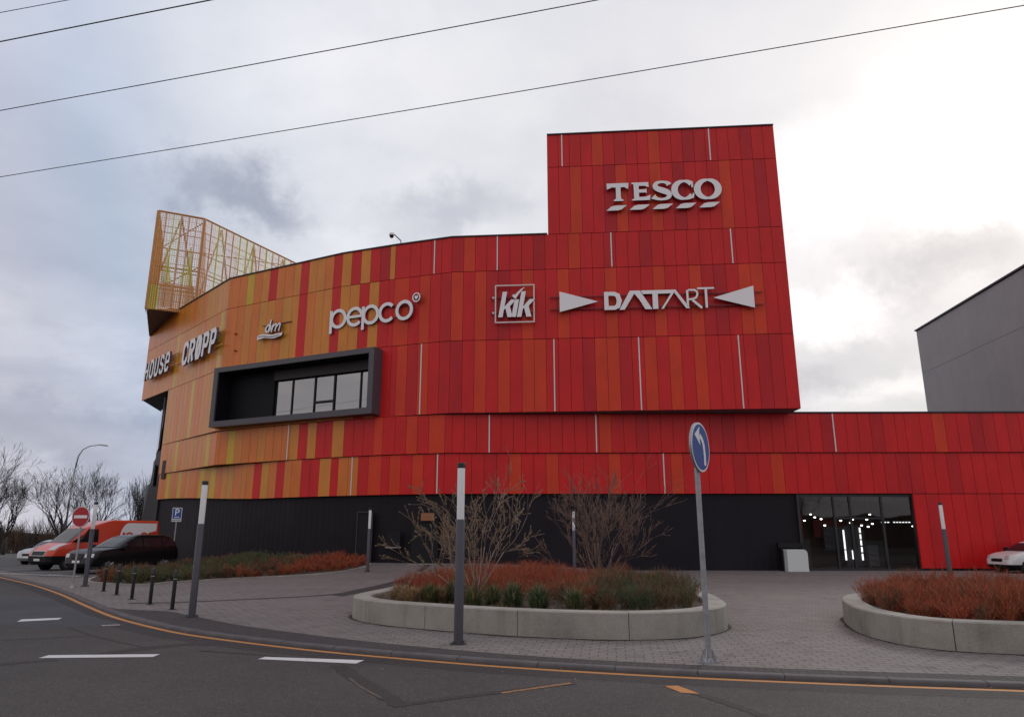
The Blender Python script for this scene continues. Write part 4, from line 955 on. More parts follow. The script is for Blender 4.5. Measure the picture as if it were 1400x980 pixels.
LB = [(-17.0, 30.6), (-15.4, 27.4), (-13.0, 25.9), (-12.3, 27.6), (-11.4, 29.1), (-10.2, 30.8), (-7.8, 33.3), (-6.95, 36.0), (-7.6, 37.9), (-10, 38.6), (-13.2, 40.2), (-16.2, 42.4), (-17.2, 41.0), (-15.0, 35.5)]
m = MB(); m.add([(x, y, gz(x, y)+.02) for x, y in LB], [tuple(range(len(LB)))]); m.build('planting_bed', SOIL, kind='structure')
m = MB(); lc = catmull(LB[:9], 5); a_, b_ = offset(lc, -.10), offset(lc, .02)
for p, q, r2, s2 in zip(a_, a_[1:], b_, b_[1:]):
    m.hexa([(*p, -.05), (*q, -.05), (*s2, -.05), (*r2, -.05)], [(*p, gz(*p)+.05), (*q, gz(*q)+.05), (*s2, gz(*s2)+.05), (*r2, gz(*r2)+.05)])
m.build('bed_edging', CONC, kind='structure')
def wLB(x, y):
    if x > -9.9 : return [6, 3, 1, 0, 0]
    if x > -11.6: return [1, 1, 4, 2, 1]
    if x > -14.5: return [0, 0, 3, 3, 4]
    return [0, 1, 5, 3, 0]
shrub_mass('ground_shrubs', 'long bed of low shrubs running from green brown to red along the dark wall', 'shrubs', [(x*.985-.15, y+.15) for x, y in LB], .45, .50, [TW_R, TW_O, TW_B, TW_G, GR_G], lambda x, y: gz(x, y)+.02, weights=wLB, width=.010, twigs=40, seed=5)
# ornamental grass tufts, each its own thing
def tuft(seed, mats, h, sp, n=230):
    rng = random.Random(seed); m = MB()
    for _ in range(n):
        a = rng.uniform(0, 2*pi); r0 = rng.uniform(0, .35)*sp; b = Vector((cos(a)*r0, sin(a)*r0, 0)); e = R(90-78*rng.uniform(0, 1)**.75); L = rng.uniform(.6, 1.08)
        a2 = a+rng.uniform(-.6, .6); d = Vector((cos(a2), sin(a2), 0)); s = Vector((-sin(a2), cos(a2), 0))*.006
        p2 = b+d*cos(e)*sp*L+Vector((0, 0, h*sin(e)*L*.9+.02)); p1 = b+d*cos(e)*sp*L*.42+Vector((0, 0, (h*sin(e)*L+.03)*.66))
        mi = rng.choices(range(len(mats)), [4]+[1.5]*(len(mats)-1))[0]
        m.add([b-s, b+s, p1+s*.8, p1-s*.8, p2], [(0, 1, 2, 3), (3, 2, 4)], mi)
    return m
TF = [(-2.28, 15.25, 't', 'rusty tan grass tuft nearest the left tip of the oval planter'), (-1.98, 14.72, 't', 'pale tan rounded tuft at the front rim beside the first green tuft'),
      (-1.62, 14.75, 'g', 'dark green tuft between two tan tufts at the left of the oval planter'), (-1.40, 14.95, 't', 'thin straw coloured tuft between the two leftmost green tufts'),
      (-1.12, 14.95, 'G', 'largest green grass tuft left of the nearest light column'), (-.72, 13.95, 'g', 'green tuft hidden partly by the nearest light column'),
      (-.38, 14.55, 'g', 'small dark green tuft at the foot of the big bare shrub'), (.02, 14.05, 'G', 'green tuft just right of the big bare shrub with dry blades'),
      (.48, 13.55, 'G', 'green tuft at the middle of the front rim of the oval planter'), (1.12, 13.3, 'g', 'rightmost dark green tuft before the olive shrubs'),
      (1.62, 13.75, 'd', 'brownish green tuft at the edge of the olive shrubs')]
for i, (x, y, k_, lb) in enumerate(TF):
    mats_ = {'t': [GR_T, GR_P], 'g': [GR_G, GR_D, GR_T], 'G': [GR_G, GR_D, GR_P], 'd': [GR_D, TW_B]}[k_]
    mm = tuft(i, mats_, {'t': .40, 'g': .46, 'G': .54, 'd': .40}[k_], {'t': .36, 'g': .32, 'G': .38, 'd': .34}[k_], 620)
    mm.build('grass_tuft', mats_, loc=(x, y, .34), label=lb, category='grass', group='ornamental grass tufts in the planter')
# low dry litter on the planter soil
twig_mass('dry_ground_cover', 'dry straw and fallen leaves covering the planter soil', 'ground cover', [p for p in offset(oa, .40, True)], 60, .10, [GR_P, GR_T, TW_B, GR_D], .34, lean=1.6, width=.006, branch=1)

def grow(m, p, d, L, r, depth, rng, up=.15, spread=.55, kids=(2, 4), mi=0, buds=None, rmin=.003, sides=5, bl=.06, wob=.18, ratio=(.55, .85)):
    seg = 3 if depth > 1 else 2; pts = [p]; rs = [r]; q = p.copy(); dd = d.copy()
    for i in range(seg):
        dd = (dd+Vector((rng.uniform(-1, 1), rng.uniform(-1, 1), rng.uniform(-.6, 1)))*wob+Vector((0, 0, up*.3))).normalized()
        q = q+dd*L/seg; pts.append(q.copy()); rs.append(max(rmin, r*(1-.45*(i+1)/seg)))
    m.path(pts, rs, sides if depth > 2 else 3, mi)
    if depth <= 1 and buds is not None:
        for i in range(rng.randint(3, 6)):
            k = rng.randrange(1, len(pts)); b = pts[k-1].lerp(pts[k], rng.random()); bd = (dd+Vector((rng.uniform(-1, 1), rng.uniform(-1, 1), rng.uniform(-.2, 1)))*.8).normalized()
            buds.append((b, bd, bl*rng.uniform(.6, 1.3)))
        buds.append((pts[-1], dd, bl*1.3))
    if depth == 0: return
    for i in range(rng.randint(*kids)):
        k = rng.randrange(1, len(pts)) if i else len(pts)-1
        b = pts[k-1].lerp(pts[k], rng.uniform(.3, 1)) if i else pts[-1]
        a = rng.uniform(0, 2*pi); o = dd.orthogonal().normalized(); o = Matrix.Rotation(a, 3, dd) @ o
        nd = (dd+o*spread*rng.uniform(.4, 1.2)+Vector((0, 0, up))).normalized()
        grow(m, b, nd, L*rng.uniform(*ratio), rs[k]*rng.uniform(.6, .8), depth-1, rng, up, spread, kids, mi, buds, rmin, sides, bl, wob, ratio)
def budmesh(buds):
    m = MB()
    for b, d, L in buds:
        s = d.orthogonal().normalized()*L*.20; t2 = d.cross(s).normalized()*L*.20; c = b+d*L*.45
        m.add([b, c+s, c+t2, c-s, c-t2, b+d*L], [(0, 1, 2), (0, 2, 3), (0, 3, 4), (0, 4, 1), (5, 2, 1), (5, 3, 2), (5, 4, 3), (5, 1, 4)])
    return m
def bare_shrub(label, loc, stems, seed, barkm, budm, bl, depth=4, r=.021, up=.12, kids=(2, 4), L0=1.0, spread=.6):
    rng = random.Random(seed); t = thing('bare_shrub', label, 'shrub', loc); m = MB(); buds = []
    for (dx, dy, dz, L) in stems:
        p = Vector((rng.uniform(-.10, .10), rng.uniform(-.10, .10), 0))
        grow(m, p, Vector((dx, dy, dz)).normalized(), L*L0, r*rng.uniform(.7, 1), depth, rng, up, spread, kids, 0, buds, .0036, 5, bl, .19, (.48, .82))
    m.build('branches', barkm, t, smooth=True); budmesh(buds).build('buds', budm, t)
    return t
bare_shrub('wide bare multi stem shrub with pale buds behind the nearest light column', (-.78, 15.6, .34),
  [(.75, .1, .75, 1.1), (-.15, .2, 1, 1.0), (-.05, -.2, 1, 1.05), (.18, .2, 1, 1.0), (-.35, .2, .9, .9), (-.8, -.1, .62, .85), (.35, -.1, 1, 1.0), (-.5, .3, .8, .85), (.05, .3, 1, 1.1)], 7, BARKM, BUD, .05, up=.05, L0=1.06, spread=.70, kids=(2, 3))
bare_shrub('brown dense bare shrub standing in the right half of the oval planter', (2.25, 18.6, .34),
  [(-.75, 0, .9, .9), (-.45, .2, 1, 1.0), (-.3, -.2, 1, 1.05), (-.1, .2, 1, 1.0), (.1, -.2, 1, 1.0), (.25, .2, 1, 1.0), (.5, 0, 1, .9), (.9, .1, .6, .8), (-.2, 0, 1, 1.15), (.35, .1, 1, 1.1), (-.9, .1, .5, .7)], 21, BARKR, BUDR, .035, r=.018, up=.09, kids=(2, 4), L0=1.12)

def bare_tree(seed, H, spread=.62, rt=.15, depth=5, narrow=.0, mt=BARK):
    rng = random.Random(seed); t = thing('bare_tree', 'x', 'tree'); tr = MB(); th = H*.22
    pts = [Vector((0, 0, -.1)), Vector((.03, .02, th*.5)), Vector((-.02, .05, th))]; tr.path(pts, [rt*1.25, rt, rt*.9], 8); tr.build('trunk', mt, t, smooth=True)
    m = MB()
    for i in range(5):
        a = 2*pi*i/5+rng.uniform(-.4, .4); d = Vector((cos(a)*(.65-narrow), sin(a)*(.65-narrow), 1)).normalized()
        grow(m, Vector((0, 0, th*rng.uniform(.8, 1))), d, H*.27, rt*.6, depth, rng, .12+narrow*.3, spread, (2, 4), 0, None, .008, 5, 0, .15, (.62, .84))
    m.build('crown', mt, t); return t
bt = [bare_tree(3, 8.0), bare_tree(8, 8.5, .7), bare_tree(15, 7.5, .32, .10, 4, .4)]
TG = 'bare trees beside the car park'
spots = [(0, -39.2, 64, 1.0, 'bare tree left of the building with a round open crown behind the vans'), (1, -35.2, 62, .92, 'bare tree right above the orange van roof'), (1, -42.5, 58, 1.12, 'taller bare tree at the left edge of the view'),
         (2, -37.0, 72, 1.0, 'slim upright bare tree next to the building end'), (2, -33.6, 66, .88, 'narrow pale stemmed bare tree touching the dark end wall'), (0, -48.0, 70, 1.0, 'bare tree half hidden at the far left'), (2, -31.9, 63.5, .7, 'small narrow bare tree just behind the end wall'),
         (0, -52, 60, 1.2, 'large bare tree outside the left photo edge'), (1, -33, 75, 1.05, 'distant bare tree seen low between two nearer trees')]
first = set()
for k_, x, y, s_, lb in spots:
    if k_ not in first: o = bt[k_]; first.add(k_)
    else: o = copy_tree(bt[k_])
    o.location = (x, y, 0); o.rotation_euler = (0, 0, x*1.3); o.scale = (s_,)*3; o['label'] = lb; o['group'] = TG
# trees across the road behind the viewer, seen only in the shop glass
for k_, x, y, s_, lb in ((0, 26, -34, 1.2, 'bare tree across the road reflected in the entrance glass'), (1, 44, -40, 1.3, 'second bare tree across the road, further right'), (1, 8, -42, 1.25, 'bare tree across the road behind the viewpoint')):
    o = copy_tree(bt[k_]); o.location = (x, y, -.15); o.rotation_euler = (0, 0, x); o.scale = (s_,)*3; o['label'] = lb; o['group'] = 'bare trees across the road'
def hedge(name, label, x0, x1, y, h, dens, mts, d=3):
    reg = [(x0, y), (x1, y), (x1, y+d), (x0, y+d)]
    return twig_mass(name, label, 'hedge', reg, dens, h, mts, 0, lean=.5, width=.03, branch=5)
hedge('distant_hedge', 'dark brown bare hedge along the far side of the car park', -72, -33, 76, 3.0, 16, [BARK, TW_B])
m = MB(); rng = random.Random(4)
pts = [(x, 95+6*sin(x*.05), 2.2+1.3*noise.noise(Vector((x*.08, 0, 0)))) for x in range(-220, 221, 4)]
m.add([(x, y, -.2) for x, y, z in pts]+[(x, y, z) for x, y, z in pts]+[(x, y+20, -.2) for x, y, z in pts], [(i, i+1, len(pts)+i+1, len(pts)+i) for i in range(len(pts)-1)]+[(len(pts)+i, len(pts)+i+1, 2*len(pts)+i+1, 2*len(pts)+i) for i in range(len(pts)-1)])
m.build('far_hills', mat('far_wood', (.055, .05, .045), .95, noise_amt=.4, nscale=.3), kind='structure')

# ------------------------------------------------------------------ STREET FURNITURE
def light_column():
    t = thing('light_column', 'x', 'street lamp')
    m = MB(); m.lathe([(.073, 0.0), (.072, 1.86), (.064, 1.88)], (0, 0, .0), 20); m.build('pole', POLE, t, smooth=True, angle=30)
    m = MB(); m.lathe([(.13, .0), (.13, .018), (.125, .022)], (0, 0, 0), 20)
    for i in range(4): a = pi/4+i*pi/2; m.lathe([(.014, .02), (.014, .045)], (.103*cos(a), .103*sin(a), 0), 6)
    m.build('base_plate', CAPM, t)
    m = MB(); m.lathe([(.060, 1.882), (.061, 1.9), (.061, 2.68), (.058, 2.70)], (0, 0, 0), 20); m.build('diffuser', DIFF, t, smooth=True, angle=30)
    m = MB(); m.lathe([(.064, 2.702), (.066, 2.71), (.066, 2.775), (.060, 2.785)], (0, 0, 0), 20); m.build('cap', CAPM, t, smooth=True, angle=30)
    return t
lc0 = light_column()
for i, (x, y, lb) in enumerate([(-.83, 11.83, 'nearest light column, standing in front of the oval planter'), (-6.65, 15.73, 'light column at the kerb right of the row of black bollards'), (-14.4, 25.3, 'light column overlapping the no entry sign on the left'),
        (-6.5, 33.6, 'light column in front of the dark wall, at the end of the red shrubs'), (2.75, 32.8, 'light column seen through the brown bare shrub'), (15.0, 25.6, 'light column behind the right planter in front of the red wall')]):
    o = lc0 if i == 0 else copy_tree(lc0); o.location = (x, y, gz(x, y)); o['label'] = lb; o['group'] = 'white topped light columns on the plaza'
def bollard():
    t = thing('bollard', 'x', 'bollard'); m = MB(); m.lathe([(.044, 0), (.042, .70), (.037, .71)], (0, 0, 0), 16); m.build('post', BLACK, t, smooth=True, angle=30)
    m = MB(); m.lathe([(.037, .71), (.046, .72), (.046, .82), (.040, .85), (.02, .86)], (0, 0, 0), 16); m.build('cap', CAPM, t, smooth=True, angle=30)
    m = MB(); m.lathe([(.10, .0), (.10, .012), (.09, .016)], (0, 0, 0), 16); m.build('base_plate', CAPM, t)
    m = MB(); m.lathe([(.0432, .66), (.0432, .68)], (0, 0, 0), 16); m.build('reflective_ring', GALV, t); return t
b0 = bollard()
for i, (x, y, lb) in enumerate([(-12.5, 23.0, 'leftmost black bollard, nearest the no entry sign'), (-11.34, 21.57, 'second black bollard from the left in the row'), (-10.13, 20.07, 'middle black bollard of the row of five'), (-8.91, 18.57, 'second black bollard from the right in the row'), (-7.77, 17.28, 'nearest and rightmost black bollard, beside the light column')]):
    o = b0 if i == 0 else copy_tree(b0); o.location = (x, y, 0); o.rotation_euler = (0, 0, i); o['label'] = lb; o['group'] = 'black bollards along the kerb'
def disc(m, r, y0, y1, n=48, mi=0):
    vs = [(r*cos(2*pi*i/n), y0, r*sin(2*pi*i/n)) for i in range(n)]+[(r*cos(2*pi*i/n), y1, r*sin(2*pi*i/n)) for i in range(n)]
    m.add(vs, [tuple(range(n)), tuple(range(2*n-1, n-1, -1))]+[(i, n+i, n+(i+1) % n, (i+1) % n) for i in range(n)], mi)
BLUE = mat('sign_blue', (.012, .075, .30), .4); RED = mat('sign_red', (.42, .012, .02), .4); SWH = mat('sign_face_white', (.80, .80, .80), .45)
# blue turn sign: faces right and towards us
t = thing('road_sign', 'round blue turn left arrow sign on a tall grey post', 'road sign', (2.66, 10.16, 0), atan2(.82, .57))
m = MB(); m.tube((0, .06, .02), (0, .06, 3.15), .038, n=14); m.build('post', GALV, t, smooth=True, angle=40)
m = MB(); m.box(-.13, .13, -.05, .17, 0, .012)
for a, b in ((-.09, 0), (.09, 0), (-.09, .12), (.09, .12)): m.lathe([(.014, .012), (.014, .04)], (a, b, 0), 6)
m.lathe([(.075, .012), (.058, .05), (.052, .17)], (0, .06, 0), 14)
for a in (0, pi/2, pi, 3*pi/2): m.hexa([(cos(a)*.05-.006*sin(a), .06+sin(a)*.05+.006*cos(a)-.006, .012), (cos(a)*.115, .06+sin(a)*.115-.006, .012), (cos(a)*.115, .06+sin(a)*.115+.006, .012), (cos(a)*.05, .06+sin(a)*.05+.006, .012)], [(cos(a)*.05, .06+sin(a)*.05-.006, .15), (cos(a)*.055, .06+sin(a)*.055-.006, .15), (cos(a)*.055, .06+sin(a)*.055+.006, .15), (cos(a)*.05, .06+sin(a)*.05+.006, .15)])
m.build('foot', GALV, t)
sp_ = bpy.data.objects.new('sign_plate', None)
m = MB(); disc(m, .35, -.012, .022); pl_ = m.build('sign_plate', GALV, t, loc=(0, 0, 2.84))
m = MB(); disc(m, .347, -.015, -.0125); m.build('white_rim', SWH, pl_)
m = MB(); disc(m, .322, -.018, -.0155); m.build('blue_face', BLUE, pl_)
m = MB(); st = catmull([(.125, -.25, .075), (.125, -.08, .075), (.095, .06, .075), (.02, .135, .075), (-.03, .155, .075)], 5); ribbon(m, st, .07, .0185, .021)
poly(m, [(-.225, .155), (-.02, .02), (-.045, .105), (-.045, .205), (-.02, .29)], .0185, .0215); m.build('arrow', [SWH, SWH], pl_)
# no entry sign
t = thing('road_sign', 'round red no entry sign with white bar on the left', 'road sign', (-14.42, 24.55, 0), R(-12))
m = MB(); m.tube((.0, .05, 0), (.0, .05, 2.5), .032, n=12); m.build('post', GALV, t, smooth=True, angle=40)
m = MB(); m.lathe([(.08, 0), (.05, .05), (.04, .12)], (0, .05, 0), 12); m.build('foot', GALV, t)
m = MB(); disc(m, .345, -.012, .015); pl_ = m.build('sign_plate', GALV, t, loc=(0, 0, 2.27))
m = MB(); disc(m, .342, -.015, -.0125); m.build('white_rim', SWH, pl_)
m = MB(); disc(m, .320, -.018, -.0155); m.build('red_face', RED, pl_)
m = MB(); m.box(-.255, .255, -.021, -.0185, -.048, .048); m.build('white_bar', SWH, pl_)
# parking sign
t = thing('road_sign', 'blue rectangular parking sign with a white P in front of the dark wall', 'road sign', (-18.0, 39.4, 0), R(12))
m = MB(); m.tube((0, .04, 0), (0, .04, 3.0), .035, n=10); m.build('post', GALV, t, smooth=True, angle=40)
m = MB(); m.box(-.24, .24, -.01, .01, 2.42, 3.15); pl_ = m.build('sign_plate', SWH, t)
m = MB(); m.box(-.215, .215, -.013, -.0105, 2.58, 3.12); m.build('blue_face', BLUE, pl_)
m = MB(); ribbon(m, [(-.07, 2.74), (-.07, 3.06), (.03, 3.06), (.085, 3.02), (.09, 2.95), (.03, 2.90), (-.04, 2.90)], .05, .0135, .016)
ribbon(m, [(-.13, 2.66), (.13, 2.66)], .03, .0135, .016); m.build('letter', [SWH, SWH], pl_)
m = MB(); m.box(-.22, .22, -.013, -.0105, 2.45, 2.55); m.build('text_plate', GALV, pl_)
# white curved cabinet by the entrance
t = thing('cabinet', 'white box with a curved front edge standing by the shop entrance', 'cabinet', (13.85, 36.35, 0))
m = MB(); pr = [(-.50, 0), (.52, 0), (.52, .86), (.48, .97), (.38, 1.03), (-.38, 1.03), (-.47, .97), (-.51, .86)]
pr = [(.50, 0)]+arc(.30, .83, .20, .20, 0, 90, 8)+arc(-.44, .97, .06, .06, 90, 180, 4)+[(-.50, 0)]
nn = len(pr); m.add([(x, -.3, z) for x, z in pr]+[(x, .3, z) for x, z in pr], [tuple(range(nn)), tuple(range(2*nn-1, nn-1, -1))]+[(i, nn+i, nn+(i+1) % nn, (i+1) % nn) for i in range(nn)])
m.build('body', mat('cabinet_white', (.62, .66, .66), .4), t)
m = MB(); m.box(-.66, .56, .35, .62, 1.10, 1.34); m.box(-.60, -.55, .1, .5, 0, 1.1); m.box(.50, .55, .32, .5, 0, 1.1); m.build('black_top', BLACK, t)
# street lamp far left
t = thing('street_lamp', 'tall curved grey street lamp behind the bare trees on the left', 'street lamp', (-45.4, 75, 0))
m = MB(); m.path([(0, 0, 0), (-.1, 0, 5), (.05, 0, 8.6)], [.12, .09, .07], 8); m.path([(.05, 0, 8.6), (.2, 0, 9.8), (.55, 0, 10.5), (1.2, 0, 10.85), (2.3, 0, 11.0)], [.07, .06, .055, .05, .045], 8); m.build('pole', GALV, t, smooth=True)
m = MB(); m.hexa([(2.2, -.12, 10.92), (3.2, -.14, 10.80), (3.2, .14, 10.80), (2.2, .12, 10.92)], [(2.2, -.08, 11.06), (3.1, -.1, 10.98), (3.1, .1, 10.98), (2.2, .08, 11.06)]); m.build('lamp_head', GALV, t)

# overhead wires
WIRE = mat('wire', (.02, .02, .025), .6)
def wire(a, b, label, sag=.12, r=.013):
    a = Vector(a); b = Vector(b); d = b-a; a2 = a-d*1.3; b2 = b+d*1.3; m = MB(); pts = []
    for i in range(41):
        t_ = i/40; p = a2.lerp(b2, t_); s = (t_*3.6-1.3); p.z -= sag*4*s*(1-s)*1.0*(1 if 0 <= s <= 1 else .25); pts.append(p)
    m.path(pts, r, 5); m.build('power_line', WIRE, label=label, category='power line', group='overhead wires crossing the sky')
wire((-16.6, 22.7, 14), (11.5, 14.9, 14), 'lowest overhead wire, running right across the sky above the tower', .05)
wire((-14.0, 18.7, 14), (2.0, 14.5, 14), 'second lowest overhead wire, leaving the top edge near the middle', .02)
wire((-12.1, 15.7, 14), (-7.2, 14.5, 14), 'third overhead wire crossing the upper left corner', .0, .016)
wire((-11.5, 14.7, 14), (-10.6, 14.5, 14), 'shortest visible wire at the extreme upper left corner', 0, .009)

# ------------------------------------------------------------------ VEHICLES
def interp(levels, z, k):
    for a, b in zip(levels, levels[1:]):
        if a[0] <= z <= b[0]: f = (z-a[0])/((b[0]-a[0]) or 1); return a[k]+(b[k]-a[k])*f
    return levels[0][k] if z < levels[0][0] else levels[-1][k]
def loft(levels, NP=12):
    m = MB(); rings = []
    for z, xr, xf, hw, r in levels:
        ring_ = []
        for (cx_, cy_, a0) in ((xf-r, hw-r, 0), (xr+r, hw-r, 90), (xr+r, -hw+r, 180), (xf-r, -hw+r, 270)):
            for i in range(NP):
                a = R(a0+90*i/(NP-1)); ring_.append((cx_+r*cos(a), cy_+r*sin(a), z))
        rings.append(ring_)
    n = len(rings[0]); vs = [v for r_ in rings for v in r_]
    fs = [(j*n+i, j*n+(i+1) % n, (j+1)*n+(i+1) % n, (j+1)*n+i) for j in range(len(rings)-1) for i in range(n)]
    fs += [tuple(range(n-1, -1, -1)), tuple(range((len(rings)-1)*n, len(rings)*n))]
    m.add(vs, fs); return m
def side_patch(levels, poly_, side, off=.008):
    m = MB(); vs = [(x, side*(interp(levels, z, 3)+off), z) for x, z in poly_]; m.add(vs, [tuple(range(len(vs)))]); return m
def vehicle(name, label, cat, loc, rz, levels, paint, wheels, wr, wins, screen, glassm=GLASS_CAR, group=None, lower=None, lights=None, grille=None, plate=None, mirror=None, rails=False):
    t = thing(name, label, cat, loc, rz, group)
    loft(levels).build('body', paint, t, smooth=True, angle=28)
    for x in wheels:
        for s in (-1, 1):
            hw = interp(levels, wr, 3)
            Mx = Matrix.Rotation(R(90), 4, 'X'); m = MB(); n_ = 26
            disc(m, wr+.05, s*(hw-.02), s*(hw+.006), 30); m.v = [(a+x, b, c+wr) for a, b, c in m.v]; m.build('wheel_arch', BLACK, t)
            m = MB(); m.lathe([(wr*.6, -.11), (wr*.93, -.11), (wr, -.07), (wr, .07), (wr*.93, .11), (wr*.6, .11)], (x, s*(hw-.07), wr), 26, 0, Mx); w = m.build('wheel', TYRE, t, smooth=True, angle=40)
            m = MB(); m.lathe([(wr*.62, -.112), (wr*.58, -.09), (wr*.2, -.085), (wr*.1, -.10)] if s > 0 else [(wr*.1, .10), (wr*.2, .085), (wr*.58, .09), (wr*.62, .112)], (x, s*(hw-.07), wr), 26, 0, Mx)
            for q in range(5):
                a = 2*pi*q/5; c0 = Vector((x+cos(a)*wr*.1, s*(hw+.045), wr+sin(a)*wr*.1)); c1 = Vector((x+cos(a)*wr*.6, s*(hw+.04), wr+sin(a)*wr*.6)); m.tube(c0, c1, .035, .025, 5)
            m.build('rim', RIM, w)
    for side in (-1, 1):
        for p in wins: side_patch(levels, p, side).build('side_window', glassm, t)
        if mirror:
            x, z, sx = mirror; hw = interp(levels, z, 3); m = MB(); m.box(x-.08, x+.08, side*hw, side*(hw+sx), z, z+.06); m.lathe([(.02, -.1), (.10, -.07), (.11, .07), (.04, .11)], (x, side*(hw+sx), z+.06), 10); m.build('wing_mirror', BLACK, t)
    z0, z1, yf = screen
    def fx(z): return interp(levels, z, 2)
    def patch(z0, z1, y0, y1, off, mt, nm, fn=fx, n_=6, sgn=1, taper=0):
        m = MB(); vs = []
        for j in range(n_+1):
            z = z0+(z1-z0)*j/n_; hw = interp(levels, z, 3); r = interp(levels, z, 4)
            for i in range(13):
                y = (y0+(y1-y0)*i/12)*hw*(1-taper*j/n_); e = max(0, abs(y)-(hw-r)); dx = r-sqrt(max(0, r*r-e*e)) if r > 0 else 0
                vs.append((fn(z)-sgn*dx+off*sgn, y*1.0, z+off*.6))
        m.add(vs, [(j*13+i, j*13+i+1, (j+1)*13+i+1, (j+1)*13+i) for j in range(n_) for i in range(12)]); m.build(nm, mt, t, smooth=True)
    patch(z0, z1, -yf, yf, .012, glassm, 'windscreen')
    HL = mat('headlamp', (.55, .56, .58), .2, .3)
    if lights:
        a, b, yo, yi = lights
        for s in (-1, 1): patch(a, b, s*yo, s*yi, .014, HL, 'headlight')
    if grille:
        a, b, y = grille; patch(a, b, -y, y, .012, BLACK, 'grille')
    if plate: 
        a, b, y = plate; patch(a, b, -y, y, .022, SWH, 'number_plate', n_=2)
    if lower:
        zl = [l for l in levels if l[0] <= lower+1e-6]; zz = [(l[0], l[1]-.012, l[2]+.012, l[3]+.010, l[4]+.01) for l in zl]
        loft(zz).build('lower_trim', BLACK, t, smooth=True, angle=28)
    return t, patch
# SUV
CARB = mat('car_paint_black', (.004, .004, .005), .3, spec=.35)
CARS = mat('car_paint_silver', (.42, .44, .46), .3, .5, coat=.5); CARW = mat('car_paint_white', (.7, .7, .7), .3, coat=.5)
VANO = mat('van_paint_orange', (.62, .052, .018), .32, coat=.4)
suv = [(.30, -2.35, 2.35, .88, .3), (.45, -2.42, 2.44, .95, .32), (.70, -2.44, 2.43, .97, .32), (.90, -2.42, 2.38, .97, .34), (1.02, -2.40, 2.18, .95, .36), (1.10, -2.38, 1.55, .93, .36), (1.14, -2.36, 1.15, .92, .35), (1.40, -2.25, .72, .82, .30), (1.62, -2.05, .30, .72, .26), (1.71, -1.75, -.05, .66, .25), (1.745, -1.2, -.45, .55, .2)]
th_ = atan2(-sin(R(66)), -cos(R(66)))
vt, _ = vehicle('parked_car', 'black sport utility car parked behind the bollards', 'car', (-18.55, 35.6, 0), th_, suv, CARB, (1.48, -1.45), .37,
   [[(.95, 1.17), (-.2, 1.17), (-.2, 1.55), (.40, 1.50)], [(-.28, 1.17), (-1.3, 1.17), (-1.3, 1.57), (-.28, 1.57)], [(-1.38, 1.17), (-2.15, 1.22), (-1.85, 1.52), (-1.38, 1.56)]], (1.16, 1.58, .90), lower=.45, lights=(.72, .88, .94, .52), grille=(.62, .86, .38), plate=(.48, .58, .26), mirror=(.85, 1.12, .16))
# van
van = [(.28, -2.95, 2.75, .95, .18), (.42, -3.0, 2.92, 1.0, .25), (.70, -3.0, 2.95, 1.02, .3), (.95, -3.0, 2.86, 1.02, .3), (1.15, -3.0, 2.62, 1.01, .3), (1.30, -3.0, 2.15, 1.0, .28), (1.36, -3.0, 1.98, .99, .26), (1.75, -3.0, 1.55, .96, .22), (2.10, -2.98, 1.15, .93, .2), (2.25, -2.97, .70, .92, .2), (2.42, -2.96, .15, .90, .2), (2.50, -2.9, -.2, .82, .15)]
vt, pf_ = vehicle('delivery_van', 'orange delivery van with a dark bumper and white rear graphic parked left of the building', 'van', (-22.2, 39.6, 0), atan2(-sin(R(60)), -cos(R(60))), van, VANO, (1.95, -1.85), .35,
   [[(1.50, 1.36), (.55, 1.36), (.55, 2.02), (1.10, 2.02)], [(1.95, 1.36), (1.58, 1.36), (1.30, 1.75)]], (1.34, 2.05, .90), lower=.70, lights=(.98, 1.28, .97, .66), grille=(.72, .92, .55), plate=(.45, .56, .27), mirror=(1.55, 1.40, .28))
pf_(.69, .96, -.62, .62, .008, CARS, 'grille_surround')
for s in (1,):
    side_patch(van, [(-2.75, 2.36)]+[(-1.1-.0+.0, 2.36)]+[(-1.1+.55*sin(R(a)), 2.36-1.15*(1-cos(R(a)))) for a in (15, 30, 45, 60, 75, 90)]+[(-.62, 1.05), (-2.2, 1.05), (-2.25, 1.85), (-2.72, 1.95)], s, .010).build('white_graphic', SWH, vt)
    for cx_, rr_ in ((-1.15, .26), (-2.0, .26)):
        m = MB(); pts_ = arc(cx_, 1.62, rr_, rr_, -20, 200, 14); 
        vs = []
        for x, z in pts_+[(x_, z_) for x_, z_ in arc(cx_, 1.62, rr_-.10, rr_-.10, 200, -20, 14)]: vs.append((x, interp(van, z, 3)+.014, z))
        k = len(pts_); m.add(vs, [(i, i+1, 2*k-2-i, 2*k-1-i) for i in range(k-1)]); m.build('orange_arch', VANO, vt)
    m = MB(); vs = [(x, interp(van, z, 3)+.014, z) for x, z in ((-.75, 1.86), (-.9, 1.86), (-.92, 1.3), (-.78, 1.3))]; m.add(vs, [(0, 1, 2, 3)]); m.build('orange_arch', VANO, vt)
